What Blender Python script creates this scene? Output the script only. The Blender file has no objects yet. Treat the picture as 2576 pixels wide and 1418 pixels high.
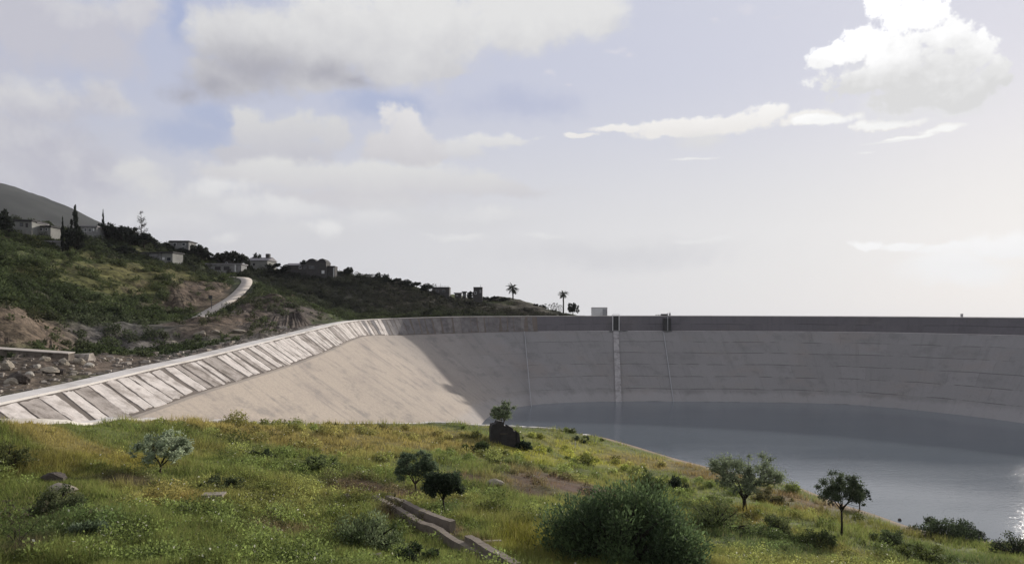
import bpy, math
import numpy as np
from mathutils import Vector

rng = np.random.default_rng(7)
SC = bpy.context.scene
COL = SC.collection
FOC, CX, HY, EYE = 1800.0, 1288.0, 802.0, 26.0      # photograph geometry, in metres and 2576-wide picture units
SUN_AZ, SUN_EL = math.radians(36.8), math.radians(15.4)

# ------------------------------------------------------------------ helpers
def P(x, y, Y):
    return np.array([Y*(x-CX)/FOC, Y, EYE-Y*(y-HY)/FOC])

def srgb(r, g, b):
    f = lambda c: (c/255/12.92) if c/255 <= .04045 else ((c/255+.055)/1.055)**2.4
    return (f(r), f(g), f(b))

def hash2(ix, iy, seed):
    h = (ix.astype(np.int64)*374761393 + iy.astype(np.int64)*668265263 + seed*1442695041) & 0x7fffffff
    h = ((h ^ (h >> 13))*1274126177) & 0x7fffffff
    return ((h ^ (h >> 16)) & 0xffff)/65535.0

def vnoise(x, y, seed=0):
    x = np.asarray(x, float); y = np.asarray(y, float)
    ix = np.floor(x); iy = np.floor(y); fx = x-ix; fy = y-iy
    fx = fx*fx*(3-2*fx); fy = fy*fy*(3-2*fy)
    a = hash2(ix, iy, seed); b = hash2(ix+1, iy, seed); c = hash2(ix, iy+1, seed); d = hash2(ix+1, iy+1, seed)
    return (a*(1-fx)+b*fx)*(1-fy)+(c*(1-fx)+d*fx)*fy

def fbm(x, y, seed=0, oct=4):
    s = 0; a = .5; t = 0
    for k in range(oct):
        s = s+a*vnoise(x*2**k+17.3*k, y*2**k-9.1*k, seed+k); t += a; a *= .5
    return s/t

def sstep(a, b, x):
    t = np.clip((x-a)/(b-a), 0, 1); return t*t*(3-2*t)

class TPS:
    def __init__(s, pts, lam=.02):
        p = np.array(pts, float); s.c = p[:, :2]/50; z = p[:, 2]; n = len(p)
        A = np.zeros((n+3, n+3)); A[:n, :n] = s.k(s.c[:, None]-s.c[None])+lam*np.eye(n)
        A[:n, n] = 1; A[:n, n+1:] = s.c; A[n, :n] = 1; A[n+1:, :n] = s.c.T
        s.w = np.linalg.solve(A, np.concatenate([z, [0, 0, 0]]))
    @staticmethod
    def k(d):
        r2 = (d**2).sum(-1); return .5*r2*np.log(np.maximum(r2, 1e-9))
    def __call__(s, X, Y):
        X = np.asarray(X, float); sh = X.shape
        q = np.stack([X.ravel(), np.asarray(Y, float).ravel()], -1)/50
        out = np.empty(len(q)); n = len(s.c)
        for i in range(0, len(q), 20000):
            b = q[i:i+20000]
            out[i:i+20000] = s.k(b[:, None]-s.c[None])@s.w[:n]+s.w[n]+b@s.w[n+1:]
        return out.reshape(sh)

def polyline_dist(X, Y, pts):
    """unsigned distance, signed side (left of direction positive), param index"""
    X = np.asarray(X, float); Y = np.asarray(Y, float)
    best = np.full(X.shape, 1e9); side = np.zeros(X.shape); par = np.zeros(X.shape)
    for i in range(len(pts)-1):
        a = pts[i][:2]; b = pts[i+1][:2]; d = b-a; L = d@d+1e-12
        t = np.clip(((X-a[0])*d[0]+(Y-a[1])*d[1])/L, 0, 1)
        ex = X-a[0]-t*d[0]; ey = Y-a[1]-t*d[1]; r = np.hypot(ex, ey); m = r < best
        best = np.where(m, r, best); side = np.where(m, np.sign(d[0]*ey-d[1]*ex), side); par = np.where(m, i+t, par)
    return best, side, par

def resample(pts, n):
    """Catmull-Rom through pts -> n points evenly spaced in parameter length"""
    p = np.array(pts, float); q = np.vstack([2*p[0]-p[1], p, 2*p[-1]-p[-2]])
    L = np.concatenate([[0], np.cumsum(np.linalg.norm(np.diff(p[:, :2], axis=0), axis=1))])
    s = np.linspace(0, L[-1], n); i = np.clip(np.searchsorted(L, s, 'right')-1, 0, len(p)-2)
    t = ((s-L[i])/(L[i+1]-L[i]))[:, None]
    a, b, c, d = q[i], q[i+1], q[i+2], q[i+3]
    return .5*(2*b+(c-a)*t+(2*a-5*b+4*c-d)*t**2+(3*b-a-3*c+d)*t**3), i+t[:, 0]

def tag(o, label, cat=None, group=None, kind=None):
    o['label'] = label
    if cat: o['category'] = cat
    if group: o['group'] = group
    if kind: o['kind'] = kind
    return o

def link(name, me, parent=None):
    o = bpy.data.objects.new(name, me); COL.objects.link(o)
    if parent is not None: o.parent = parent
    return o

def empty(name, loc=(0, 0, 0), rz=0, scale=(1, 1, 1)):
    o = bpy.data.objects.new(name, None); COL.objects.link(o)
    o.location = loc; o.rotation_euler = (0, 0, rz); o.scale = scale; o.empty_display_size = .2
    return o

def mesh(name, V, F, mat, col=None, uv=None, smooth=False):
    """V (n,3); F list of lists or (m,k) array; col per-vertex rgb; uv per-vertex"""
    me = bpy.data.meshes.new(name)
    V = np.asarray(V, np.float32)
    if isinstance(F, np.ndarray):
        k = F.shape[1]; flat = F.astype(np.int32).ravel(); n = len(F)
        start = np.arange(n, dtype=np.int32)*k
    else:
        flat = np.array([i for f in F for i in f], np.int32); n = len(F)
        start = np.concatenate([[0], np.cumsum([len(f) for f in F])[:-1]]).astype(np.int32)
    me.vertices.add(len(V)); me.vertices.foreach_set('co', V.ravel())
    me.loops.add(len(flat)); me.loops.foreach_set('vertex_index', flat)
    me.polygons.add(n); me.polygons.foreach_set('loop_start', start)
    me.polygons.foreach_set('use_smooth', np.full(n, bool(smooth)))
    me.update(calc_edges=True)
    if col is not None:
        a = me.color_attributes.new('Col', 'FLOAT_COLOR', 'POINT')
        c = np.ones((len(V), 4), np.float32); c[:, :3] = col; a.data.foreach_set('color', c.ravel())
    if uv is not None:
        l = me.uv_layers.new(name='UVMap'); l.data.foreach_set('uv', np.asarray(uv, np.float32)[flat].ravel())
    me.materials.append(mat)
    return me

class MB:
    """small mesh builder"""
    def __init__(s): s.V = []; s.F = []
    def add(s, V, F):
        o = len(s.V); s.V += [tuple(v) for v in V]; s.F += [[i+o for i in f] for f in F]; return s
    def box(s, a, b, jit=0):
        (x0, y0, z0), (x1, y1, z1) = a, b
        V = np.array([(x0, y0, z0), (x1, y0, z0), (x1, y1, z0), (x0, y1, z0), (x0, y0, z1), (x1, y0, z1), (x1, y1, z1), (x0, y1, z1)], float)
        if jit: V = V+rng.normal(0, jit, V.shape)
        return s.add(V, [(3, 2, 1, 0), (4, 5, 6, 7), (0, 1, 5, 4), (1, 2, 6, 5), (2, 3, 7, 6), (3, 0, 4, 7)])
    def tube(s, pts, rad, n=6):
        pts = [np.array(p, float) for p in pts]; o = len(s.V)
        for i, p in enumerate(pts):
            d = pts[min(i+1, len(pts)-1)]-pts[max(i-1, 0)]; d = d/(np.linalg.norm(d)+1e-9)
            u = np.cross(d, (0, 0, 1) if abs(d[2]) < .9 else (1, 0, 0)); u /= np.linalg.norm(u); v = np.cross(d, u)
            for k in range(n):
                a = 2*math.pi*k/n; s.V.append(tuple(p+rad[i]*(math.cos(a)*u+math.sin(a)*v)))
        for i in range(len(pts)-1):
            for k in range(n):
                a = o+i*n+k; b = o+i*n+(k+1) % n; s.F.append([a, b, b+n, a+n])
        s.F.append([o+k for k in range(n)][::-1]); s.F.append([o+(len(pts)-1)*n+k for k in range(n)])
        return s
    def build(s, name, mat, parent=None, smooth=False):
        return link(name, mesh(name, np.array(s.V), s.F, mat, smooth=smooth), parent)
    def me(s, name, mat, smooth=False):
        return mesh(name, np.array(s.V), s.F, mat, smooth=smooth)

# ------------------------------------------------------------------ materials
class NT:
    def __init__(s, tree): s.t = tree; s.n = tree.nodes; s.l = tree.links
    def new(s, typ, ins=(), out=0, **kw):
        n = s.n.new(typ)
        for k, v in kw.items(): setattr(n, k, v)
        items = ins.items() if isinstance(ins, dict) else enumerate(ins)
        for k, v in items:
            if v is None: continue
            if isinstance(v, bpy.types.NodeSocket): s.l.new(v, n.inputs[k])
            else: n.inputs[k].default_value = v
        return n.outputs[out]
    def m(s, op, a, b=None, c=None, clamp=False):
        return s.new('ShaderNodeMath', (a, b, c), operation=op, use_clamp=clamp)
    def vm(s, op, a, b=None, c=None, out=0):
        return s.new('ShaderNodeVectorMath', (a, b, c), out=out, operation=op)
    def mix(s, f, a, b, blend='MIX'):
        c = lambda v: (*v, 1) if isinstance(v, tuple) and len(v) == 3 else v
        return s.new('ShaderNodeMix', {0: f, 6: c(a), 7: c(b)}, out=2, data_type='RGBA', blend_type=blend)
    def noise(s, vec, scale, detail=4, rough=.55, out=0):
        return s.new('ShaderNodeTexNoise', {'Vector': vec, 'Scale': scale, 'Detail': detail, 'Roughness': rough}, out=out)
    def mr(s, v, a, b, c=0., d=1., interp='SMOOTHSTEP'):
        return s.new('ShaderNodeMapRange', (v, a, b, c, d), interpolation_type=interp)

def material(name):
    m = bpy.data.materials.new(name); m.use_nodes = True
    nt = NT(m.node_tree); b = nt.n['Principled BSDF']; b.inputs['Specular IOR Level'].default_value = .25
    return m, nt, b

def bump(nt, b, h, strength=.3, dist=.1):
    nt.l.new(nt.new('ShaderNodeBump', {'Strength': strength, 'Distance': dist, 'Height': h}), b.inputs['Normal'])

def plain(name, c, var=.25, scale=3., rough=.85, bumpy=.3, dirt=None):
    m, nt, b = material(name); co = nt.new('ShaderNodeTexCoord', out=3)
    n1 = nt.noise(co, scale, 6, .65); n2 = nt.noise(co, scale*7, 4, .6)
    k = nt.m('ADD', nt.m('MULTIPLY', n1, .65), nt.m('MULTIPLY', n2, .35))
    lo = tuple(x*(1-var) for x in c); hi = tuple(min(1, x*(1+var)) for x in c)
    col = nt.mix(nt.mr(k, .3, .7), lo, hi)
    if dirt: col = nt.mix(nt.mr(nt.noise(co, scale*.6, 7, .72), .44, .66), col, dirt)
    nt.l.new(col, b.inputs['Base Color']); b.inputs['Roughness'].default_value = rough
    if bumpy: bump(nt, b, k, bumpy)
    return m

def vcol(name, rough=.9, trans=0., nscale=.8, namp=.35, fine=6., bumpy=0., speck=0.):
    """colour attribute (the thing's own pigment) broken up by object-space noise; optional leaf translucency"""
    m, nt, b = material(name)
    a = nt.new('ShaderNodeAttribute', attribute_name='Col')
    co = nt.new('ShaderNodeTexCoord', out=3)
    k = nt.m('ADD', nt.m('MULTIPLY', nt.noise(co, nscale, 5, .65), .6), nt.m('MULTIPLY', nt.noise(co, fine, 4, .6), .4))
    s = nt.mr(k, .25, .75, 1-namp, 1+namp, 'LINEAR')
    if speck:
        sp_ = nt.noise(co, speck, 8, .72); sq = nt.noise(nt.vm('MULTIPLY', co, (1., 1., .25)), speck*.45, 7, .7)
        s = nt.m('MULTIPLY', s, nt.mr(sp_, .42, .62, 1.22, .48)); s = nt.m('MULTIPLY', s, nt.mr(sq, .40, .60, .62, 1.3)); k = nt.m('ADD', k, nt.m('MULTIPLY', nt.m('ADD', sp_, sq), .8))
    col = nt.vm('SCALE', a); nt.l.new(s, col.node.inputs['Scale'])
    nt.l.new(col, b.inputs['Base Color']); b.inputs['Roughness'].default_value = rough
    b.inputs['Specular IOR Level'].default_value = .15
    if bumpy: bump(nt, b, k, bumpy, .3)
    if trans:
        tc = nt.vm('SCALE', col); tc.node.inputs['Scale'].default_value = 1.5
        tr = nt.new('ShaderNodeBsdfTranslucent', {'Color': tc})
        mx = nt.new('ShaderNodeMixShader', (trans, b.outputs[0], tr))
        nt.l.new(mx, nt.n['Material Output'].inputs[0])
    return m

M = {}
M['leaf'] = vcol('leaf', .75, .4, .9, .45, 7.)
M['grass'] = vcol('grass_blade', .8, .48, .3, .3, 4.)
M['ground'] = vcol('field_ground', .95, 0, .5, .45, 5., .6)
M['hill'] = vcol('hill_ground', .95, 0, .12, .5, 1.6, 1.0, .7)
M['mountain'] = vcol('mountain_ground', .95, 0, .008, .45, .05, .0)
M['bark'] = plain('bark', (.055, .042, .032), .4, 5, .9, .6)
M['darkbark'] = plain('dark_bark', (.03, .025, .02), .4, 5, .9, .6)
M['white_wall'] = plain('white_render', (.22, .22, .205), .12, .4, .85, .05, (.16, .158, .15))
M['grey_wall'] = plain('grey_render', (.22, .22, .22), .2, .8, .85, .1, (.12, .12, .12))
M['dark_wall'] = plain('dark_render', (.055, .052, .052), .25, .8, .9, .2)
M['roof_dark'] = plain('roof_dark', (.035, .033, .035), .25, 2, .8, .2)
M['roof_grey'] = plain('roof_grey', (.22, .21, .22), .2, 2, .8, .2)
M['concrete'] = plain('old_concrete', (.16, .135, .112), .3, 1.2, .9, .5, (.07, .057, .046))
M['channel_wall'] = plain('channel_masonry', (.185, .155, .125), .35, 1.6, .95, .6, (.20, .17, .14))
M['white_stone'] = plain('white_stone', (.46, .43, .38), .25, 2.5, .9, .6, (.25, .22, .18))
M['pale_concrete'] = plain('pale_concrete', (.68, .645, .61), .1, .25, .9, .25, (.50, .465, .43))
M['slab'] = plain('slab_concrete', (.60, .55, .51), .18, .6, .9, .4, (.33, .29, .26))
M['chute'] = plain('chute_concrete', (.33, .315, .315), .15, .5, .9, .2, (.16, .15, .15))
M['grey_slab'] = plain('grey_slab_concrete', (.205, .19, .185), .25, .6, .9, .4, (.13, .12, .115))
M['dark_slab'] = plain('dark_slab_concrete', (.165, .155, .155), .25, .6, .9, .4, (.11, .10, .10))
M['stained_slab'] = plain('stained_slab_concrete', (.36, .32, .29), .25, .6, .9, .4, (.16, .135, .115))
M['road'] = plain('road_concrete', (.50, .45, .40), .12, .4, .9, .2, (.36, .32, .28))
M['stone'] = plain('pale_stone', (.30, .265, .215), .3, 2.5, .9, .6, (.22, .19, .15))
M['dark_stone'] = plain('dark_stone', (.07, .058, .05), .4, 2.5, .9, .7)
M['hut_stone'] = plain('hut_stone', (.035, .032, .033), .4, 2.0, .95, .8)
M['metal'] = plain('grey_metal', (.3, .3, .31), .15, 3, .5, .1)
M['dark_metal'] = plain('dark_metal', (.04, .04, .042), .2, 3, .5, .1)
M['white_paint'] = plain('white_paint', (.62, .62, .62), .06, .6, .6, .05, (.5, .5, .5))
M['glass'], _nt, _b = material('window_glass')
_b.inputs['Base Color'].default_value = (.02, .024, .03, 1); _b.inputs['Roughness'].default_value = .08; _b.inputs['Specular IOR Level'].default_value = .6

def lining(name, base, dark, warm, uj, vj, seam=.35, sunlit_sand=None):
    """concrete lining in courses: joints, one tint per panel, run-off streaks, stains; UV in metres"""
    m, nt, b = material(name)
    uv = nt.new('ShaderNodeUVMap', uv_map='UVMap')
    sep = nt.n.new('ShaderNodeSeparateXYZ'); nt.l.new(uv, sep.inputs[0]); u, v = sep.outputs[0], sep.outputs[1]
    wob = nt.m('MULTIPLY', nt.m('SUBTRACT', nt.noise(uv, .06, 2), .5), 1.4)
    vv = nt.m('ADD', v, wob)
    row = nt.m('FLOOR', nt.m('DIVIDE', vv, vj))
    uo = nt.m('ADD', u, nt.m('MULTIPLY', row, uj*.37))
    colm = nt.m('FLOOR', nt.m('DIVIDE', uo, uj))
    pid = nt.new('ShaderNodeCombineXYZ', (colm, row, 0.))
    pr = nt.new('ShaderNodeTexWhiteNoise', {'Vector': pid}, noise_dimensions='2D')
    def joint(c, w, width):
        f = nt.m('ABSOLUTE', nt.m('SUBTRACT', nt.m('FRACT', nt.m('DIVIDE', c, w)), .5))
        return nt.mr(f, .5-width/w, .5-width*.3/w)
    jh = joint(vv, vj, .22); jv = joint(uo, uj, .12)
    st = nt.vm('MULTIPLY', uv, (.55, .035, 1.))
    streak = nt.noise(st, 1., 6, .6)
    big = nt.noise(nt.vm('MULTIPLY', uv, (.05, .07, 1.)), 1., 6, .62)
    fine = nt.noise(uv, 1.6, 6, .7); blot = nt.noise(uv, .16, 8, .68)
    oz = nt.n.new('ShaderNodeSeparateXYZ'); nt.l.new(nt.new('ShaderNodeTexCoord', out=3), oz.inputs[0])
    c = nt.mix(pr, tuple(x*.93 for x in base), tuple(x*1.06 for x in base))
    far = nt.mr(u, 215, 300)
    if sunlit_sand: c = nt.mix(nt.mr(u, 170, 262), sunlit_sand, c)  # beige left bank, its warm sunlit tone painted into the lining colour
    c = nt.mix(nt.m('MULTIPLY', nt.mr(streak, .5, .72), .4), c, dark)
    c = nt.mix(nt.m('MULTIPLY', nt.mr(big, .48, .7), .5), c, warm)
    c = nt.mix(nt.m('MULTIPLY', nt.mr(fine, .35, .65), .25), c, tuple(x*.7 for x in base))
    c = nt.mix(nt.m('MULTIPLY', nt.mr(blot, .5, .66), .45), c, tuple(x*.62 for x in base))
    c = nt.mix(nt.m('MULTIPLY', nt.mr(nt.m('ADD', oz.outputs[2], nt.m('MULTIPLY', blot, 3.)), 4.6, 3.2), .4), c, tuple(min(1, x*1.45) for x in base))
    brk = nt.mr(nt.noise(uv, .12, 3), .4, .55)
    c = nt.mix(nt.m('MULTIPLY', nt.m('MULTIPLY', nt.m('MULTIPLY', jh, brk), seam*1.6, clamp=True), far if sunlit_sand else 1.), c, tuple(x*.45 for x in dark))
    c = nt.mix(nt.m('MULTIPLY', nt.m('MULTIPLY', nt.m('MULTIPLY', jv, nt.mr(nt.noise(uv, .2, 3), .48, .62)), seam*.7), far if sunlit_sand else 1.), c, tuple(x*.6 for x in dark))
    nt.l.new(c, b.inputs['Base Color']); b.inputs['Roughness'].default_value = .92
    hgt = nt.m('SUBTRACT', fine, nt.m('MULTIPLY', jh, .3))
    bump(nt, b, hgt, .35, .08)
    return m
M['lower'] = lining('slope_lining', (.232, .224, .224), (.16, .155, .155), (.25, .215, .195), 9., 6.4, .55, sunlit_sand=(.43, .365, .30))
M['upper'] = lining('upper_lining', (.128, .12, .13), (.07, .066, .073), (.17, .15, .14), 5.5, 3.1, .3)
M['bed'] = lining('eroded_bed', (.155, .132, .115), (.085, .07, .062), (.20, .165, .135), 2.2, 5., .2)

# ------------------------------------------------------------------ reservoir plan: crest C, slope break B, waterline F
C_ = [(-48, 25, 16.4), (-48, 50, 17.2), (-48, 69, 18), (-48, 82, 18.5), (-48, 98, 19.3), (-48, 112, 19.9), (-48, 138, 21.3), (-48, 164, 22.7),
      (-48, 200, 24.6), (-46.8, 223, 25.5), (-38.9, 243, 26.1), (-19.6, 256, 26.7), (1.7, 262, 26.87), (31, 263.5, 27), (66.5, 259.5, 27),
      (99.3, 251, 26.84), (127.2, 237, 26.62), (152.4, 213, 26.24), (172, 180, 26), (180, 140, 25.6), (178, 100, 25.2), (170, 60, 25)]
B_ = [(-42, 25, 13), (-42, 50, 14), (-42, 67, 14.8), (-42, 80, 15.3), (-42, 96, 16.1), (-42, 110, 16.5), (-42, 137, 17.4), (-42, 161, 18.7),
      (-43, 195, 20.6), (-42.5, 216.5, 21.0), (-36, 238.5, 20.6), (-18.6, 252.5, 20.95), (2, 259, 21.4), (31, 260.4, 21.67), (66, 256.4, 21.7),
      (98.4, 248.2, 21.7), (125.6, 234.5, 21.56), (150, 211, 21.2), (169, 179, 21), (177, 140, 20.8), (175, 100, 20.6), (167, 60, 20.4)]
F_ = [(-20, 25, 0), (-20, 50, 0), (-20, 67, 0), (-20, 80, 0), (-19.5, 96, 0), (-19, 110, 0), (-16, 135, 0), (-11, 155, 0),
      (-8, 173, 0), (-6.5, 188, 0), (-3.5, 202, 0), (4, 214, 0), (16, 222, 0), (36, 226, 0), (67, 224.5, 0),
      (94, 221, 0), (110, 211, 0), (124, 189, 0), (131, 165, 0), (138, 132, 0), (140, 98, 0), (138, 60, 0)]
NS = 420
C, par = resample(C_, NS); B, _ = resample(B_, NS); F, _ = resample(F_, NS)
# resample B and F with the parameters of C so that rulings match
def by_param(pts, par):
    p = np.array(pts, float); q = np.vstack([2*p[0]-p[1], p, 2*p[-1]-p[-2]])
    i = np.clip(par.astype(int), 0, len(p)-2); t = (par-i)[:, None]; a, b, c, d = q[i], q[i+1], q[i+2], q[i+3]
    return .5*(2*b+(c-a)*t+(2*a-5*b+4*c-d)*t**2+(3*b-a-3*c+d)*t**3)
B = by_param(B_, par); F = by_param(F_, par)
tan = np.gradient(C[:, :2], axis=0); tan /= np.linalg.norm(tan, axis=1)[:, None]
outw = np.stack([-tan[:, 1], tan[:, 0], 0*tan[:, 0]], -1)            # to the left of the walk: away from the water
PO = C+outw*3.7; PO[:, 2] += .05                                     # outer edge of the crest path
inw = F-B; inw[:, 2] = 0; inw /= np.linalg.norm(inw, axis=1)[:, None]
B2 = B+inw*.9; B2[:, 2] -= .06
F2 = F+(F-B2)*.12                                                    # carry the slope on below the water
arc = np.concatenate([[0], np.cumsum(np.linalg.norm(np.diff(B, axis=0), axis=1))])

def strip(name, rows, mat, parent=None, uv=True, smooth=True, sub=1):
    rows = [np.asarray(r) for r in rows]; R = []
    for i in range(len(rows)-1):
        for k in range(sub): R.append(rows[i]+(rows[i+1]-rows[i])*k/sub)
    R.append(rows[-1]); n = len(R[0]); V = np.concatenate(R)
    i = np.arange(n-1)[None]+n*np.arange(len(R)-1)[:, None]; i = i.ravel()
    Fq = np.stack([i, i+1, i+1+n, i+n], -1)[:, ::-1]
    v = np.concatenate([[0]]+[[np.linalg.norm(R[k+1]-R[k], axis=1).mean()] for k in range(len(R)-1)]).cumsum()
    a = np.concatenate([[0], np.cumsum(np.linalg.norm(np.diff(R[0], axis=0), axis=1))])
    UV = np.concatenate([np.stack([a, np.full(n, v[k])], -1) for k in range(len(R))])
    return link(name, mesh(name, V, Fq, mat, uv=UV, smooth=smooth), parent)

dam = empty('dam', (0, 240, 0)); dam.location = (0, 0, 0)
tag(dam, 'long curved concrete dam lining around the reservoir, striped at left, smooth grey facing the water', 'dam')
kl = int(np.argmin(np.abs(par-12.3)))                                   # where the striped bank turns into the dam face
strip('eroded_bank', [C[:kl+1], B[:kl+1]], M['bed'], dam, sub=6)
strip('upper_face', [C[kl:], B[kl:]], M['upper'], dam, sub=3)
strip('berm', [B[kl:], B2[kl:]], M['pale_concrete'], dam)
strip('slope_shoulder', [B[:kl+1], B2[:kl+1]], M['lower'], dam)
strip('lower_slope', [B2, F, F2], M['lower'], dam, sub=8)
pth = strip('crest_path', [PO, C], M['pale_concrete'], sub=2)
tag(pth, 'pale concrete path along the crest, curving from the left edge to the far dam', 'path', kind='structure')
# outer skirt of the path and a low kerb along its water side
kin = C.copy(); kt = C+outw*.28
kz = lambda a, z: a+np.array([0, 0, z])
strip('crest_kerb', [kz(kt, .03), kz(kt, .24), kz(kin, .24), kz(kin, -.05)], M['pale_concrete'], dam, smooth=False)
strip('rear_face', [PO+outw*.01, PO+outw*4-np.array([0, 0, 4.0])], M['upper'], dam)

# raised slabs on the striped bank: every slab its own mesh
s = 38.0; ns = 0
arcC = np.concatenate([[0], np.cumsum(np.linalg.norm(np.diff(C, axis=0), axis=1))])
end = arcC[kl]
def ruling(sv, t):
    c = np.array([np.interp(sv, arcC, C[:, k]) for k in range(3)]); b = np.array([np.interp(sv, arcC, B[:, k]) for k in range(3)])
    return c+(b-c)*t
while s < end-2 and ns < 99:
    w = rng.uniform(1.35, 2.95); gap = rng.choice([.16, .3, .5, .8, 1.4], p=[.3, .3, .2, .12, .08])
    nu, nv = 5, 12; V = []; top = rng.uniform(.02, .06); bot = rng.uniform(.93, 1.0); lean = rng.uniform(-.4, .4)
    e0 = np.cumsum(rng.normal(0, .06, nv+1)); e1 = np.cumsum(rng.normal(0, .06, nv+1))
    nrm = np.cross(ruling(s+1, .5)-ruling(s, .5), ruling(s, 0)-ruling(s, 1)); nrm /= np.linalg.norm(nrm)
    if nrm[2] < 0: nrm = -nrm
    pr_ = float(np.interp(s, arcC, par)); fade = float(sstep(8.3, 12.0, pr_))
    for hgt in (.07-.05*fade, -.3):
        for j in range(nv+1):
            t = top+(bot-top)*j/nv
            for i in range(nu+1):
                f = i/nu; sv = s+lean*j/nv+(e0[j] if f < .5 else 0)*(1-2*f if f < .5 else 0)+w*f+(e1[j]*(2*f-1) if f > .5 else 0)
                cr = rng.normal(0, .012) if hgt > 0 else 0
                tt = min(1.0, t+(rng.normal(0, .012) if j in (0, nv) else 0))
                V.append(ruling(sv, tt)+nrm*(hgt+cr))
    k = (nu+1)*(nv+1); Fq = []
    for j in range(nv):
        for i in range(nu):
            a = j*(nu+1)+i; Fq.append([a, a+nu+1, a+nu+2, a+1])
    ring = [i for i in range(nu+1)]+[j*(nu+1)+nu for j in range(1, nv+1)]+[nv*(nu+1)+i for i in range(nu-1, -1, -1)]+[j*(nu+1) for j in range(nv-1, 0, -1)]
    for a, b in zip(ring, ring[1:]+ring[:1]): Fq.append([a, b, b+k, a+k])
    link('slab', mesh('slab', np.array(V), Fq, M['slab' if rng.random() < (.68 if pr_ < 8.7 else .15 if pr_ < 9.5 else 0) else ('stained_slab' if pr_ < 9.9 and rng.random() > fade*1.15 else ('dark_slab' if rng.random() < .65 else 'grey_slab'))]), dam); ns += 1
    s += w+gap

# fixtures on the dam face
def on_face(x, t, lower=True):
    """point on the dam face below picture column x (at the berm), t down the lower slope"""
    col = CX+FOC*B2[:, 0]/B2[:, 1]; m = (B2[:, 1] > 150)
    i = np.where(m)[0][np.argmin(np.abs(col[m]-x))]
    return i
def face_strip(name, x, xf, half, raise_, mat):
    i = on_face(x, 0); a = B2[i]; al = tan[i]; al = np.array([al[0], al[1], 0])
    colF = CX+FOC*F[:, 0]/F[:, 1]; mF = F[:, 1] > 150; jf = np.where(mF)[0][np.argmin(np.abs(colF[mF]-xf))]; b = F2[jf]; d = b-a; n = np.cross(al, d); n /= np.linalg.norm(n); n = n if n[2] > 0 else -n
    mb = MB(); V = []
    for p in (a, b):
        for sx, h in ((-half, -.2), (-half, raise_), (half, raise_), (half, -.2)): V.append(p+al*sx+n*h)
    mb.add(V, [(0, 1, 5, 4), (1, 2, 6, 5), (2, 3, 7, 6), (0, 3, 2, 1), (4, 5, 6, 7)])
    return mb.build(name, mat, dam)
face_strip('spillway_chute', 1545, 1551, .95, .3, M['chute'])
face_strip('pipe_trench', 1318, 1315, .10, .2, M['metal'])
face_strip('pipe_trench', 1674, 1692, .14, .22, M['metal'])
# gate frame over the chute
i = on_face(1545, 0); c0 = C[i]; b0 = B2[i]
g = empty('gate_frame', tuple(b0)); tag(g, 'steel gate frame with two pale posts standing above the wide chute on the dam', 'gate')
hh = c0[2]-b0[2]+.5
for sx in (-1.15, 1.15): MB().box((sx-.13, -.13, 0), (sx+.13, .13, hh)).build('post', M['white_paint'], g)
MB().box((-1.25, -.1, hh), (1.25, .1, hh+.18)).build('crossbar', M['white_paint'], g)
MB().box((-1.02, .3, 0), (1.02, .42, hh-.4)).build('gate_panel', M['dark_metal'], g)
MB().box((-2.4, -.6, -.12), (4.2, .5, .16)).build('platform', M['grey_wall'], g)
i = on_face(1684, 0); c0 = C[i]; b0 = B2[i]
g = empty('intake_recess', tuple(b0)); tag(g, 'dark intake box with a hoist pipe, above the thin slanting pipe trench', 'intake')
hh = c0[2]-b0[2]-.3
MB().box((-1.4, -.2, .1), (1.3, 1.6, hh-.4)).build('box_body', M['dark_metal'], g)
MB().tube([(0, -.35, 0), (0, -.35, hh+1.4)], [.16, .16], 8).build('pipe', M['metal'], g)
MB().box((-1.6, -.6, -.1), (1.5, .3, .1)).build('platform', M['grey_wall'], g)

def on_crest(x):
    col = CX+FOC*C[:, 0]/C[:, 1]; m = C[:, 1] > 150
    return np.where(m)[0][np.argmin(np.abs(col[m]-x))]
# control cabin
i = on_crest(1510.5); c0 = C[i]+outw[i]*1.9
cab = empty('control_cabin', tuple(c0), .06); tag(cab, 'plain pale box-shaped control cabin standing on the dam crest', 'cabin')
wc = 37/FOC*c0[1]/2; hc = 26-(774-802)/FOC*c0[1]-c0[2]
mb = MB().box((-wc, -1.6, -.3), (wc, 1.6, hc)); mb.build('wall', M['white_paint'], cab)
MB().box((-wc-.06, -1.66, hc), (wc+.06, 1.66, hc+.14)).build('roof', M['roof_grey'], cab)
d = MB().box((wc*.35, -1.65, 0), (wc*.95, -1.61, hc*.86)).build('door', M['metal'], cab)
MB().box((wc*.86, -1.72, hc*.4), (wc*.9, -1.66, hc*.55)).build('handle', M['dark_metal'], d)
# machinery on the crest
i = on_crest(1660); c0 = C[i]+outw[i]*.8
h = empty('valve_hoist', tuple(c0)); tag(h, 'low dark valve hoist with flat deck on the dam crest', 'hoist')
MB().box((-.2, -.6, 0), (2.0, .6, .85)).build('housing', M['dark_metal'], h)
MB().box((-2.3, -.5, .45), (-.3, .5, .6)).build('deck', M['dark_metal'], h)
for sx in (-2.1, -1.2, -.4): MB().box((sx, -.05, 0), (sx+.1, .05, .45)).build('leg', M['dark_metal'], h)
i = on_crest(1682); c0 = C[i]+outw[i]*.6
h = empty('vent_pipe', tuple(c0)); tag(h, 'short grey vent pipe beside the dark valve hoist on the crest', 'pipe')
MB().tube([(0, 0, -.2), (0, 0, 1.15)], [.33, .33], 12).build('pipe', M['metal'], h)
MB().tube([(.05, 0, 1.15), (.05, 0, 1.9)], [.04, .03], 5).build('rod', M['dark_metal'], h)
i = on_crest(2414); c0 = C[i]+outw[i]*.8
h = empty('marker_post', tuple(c0)); tag(h, 'small grey marker post at the right end of the dam crest', 'post')
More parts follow.
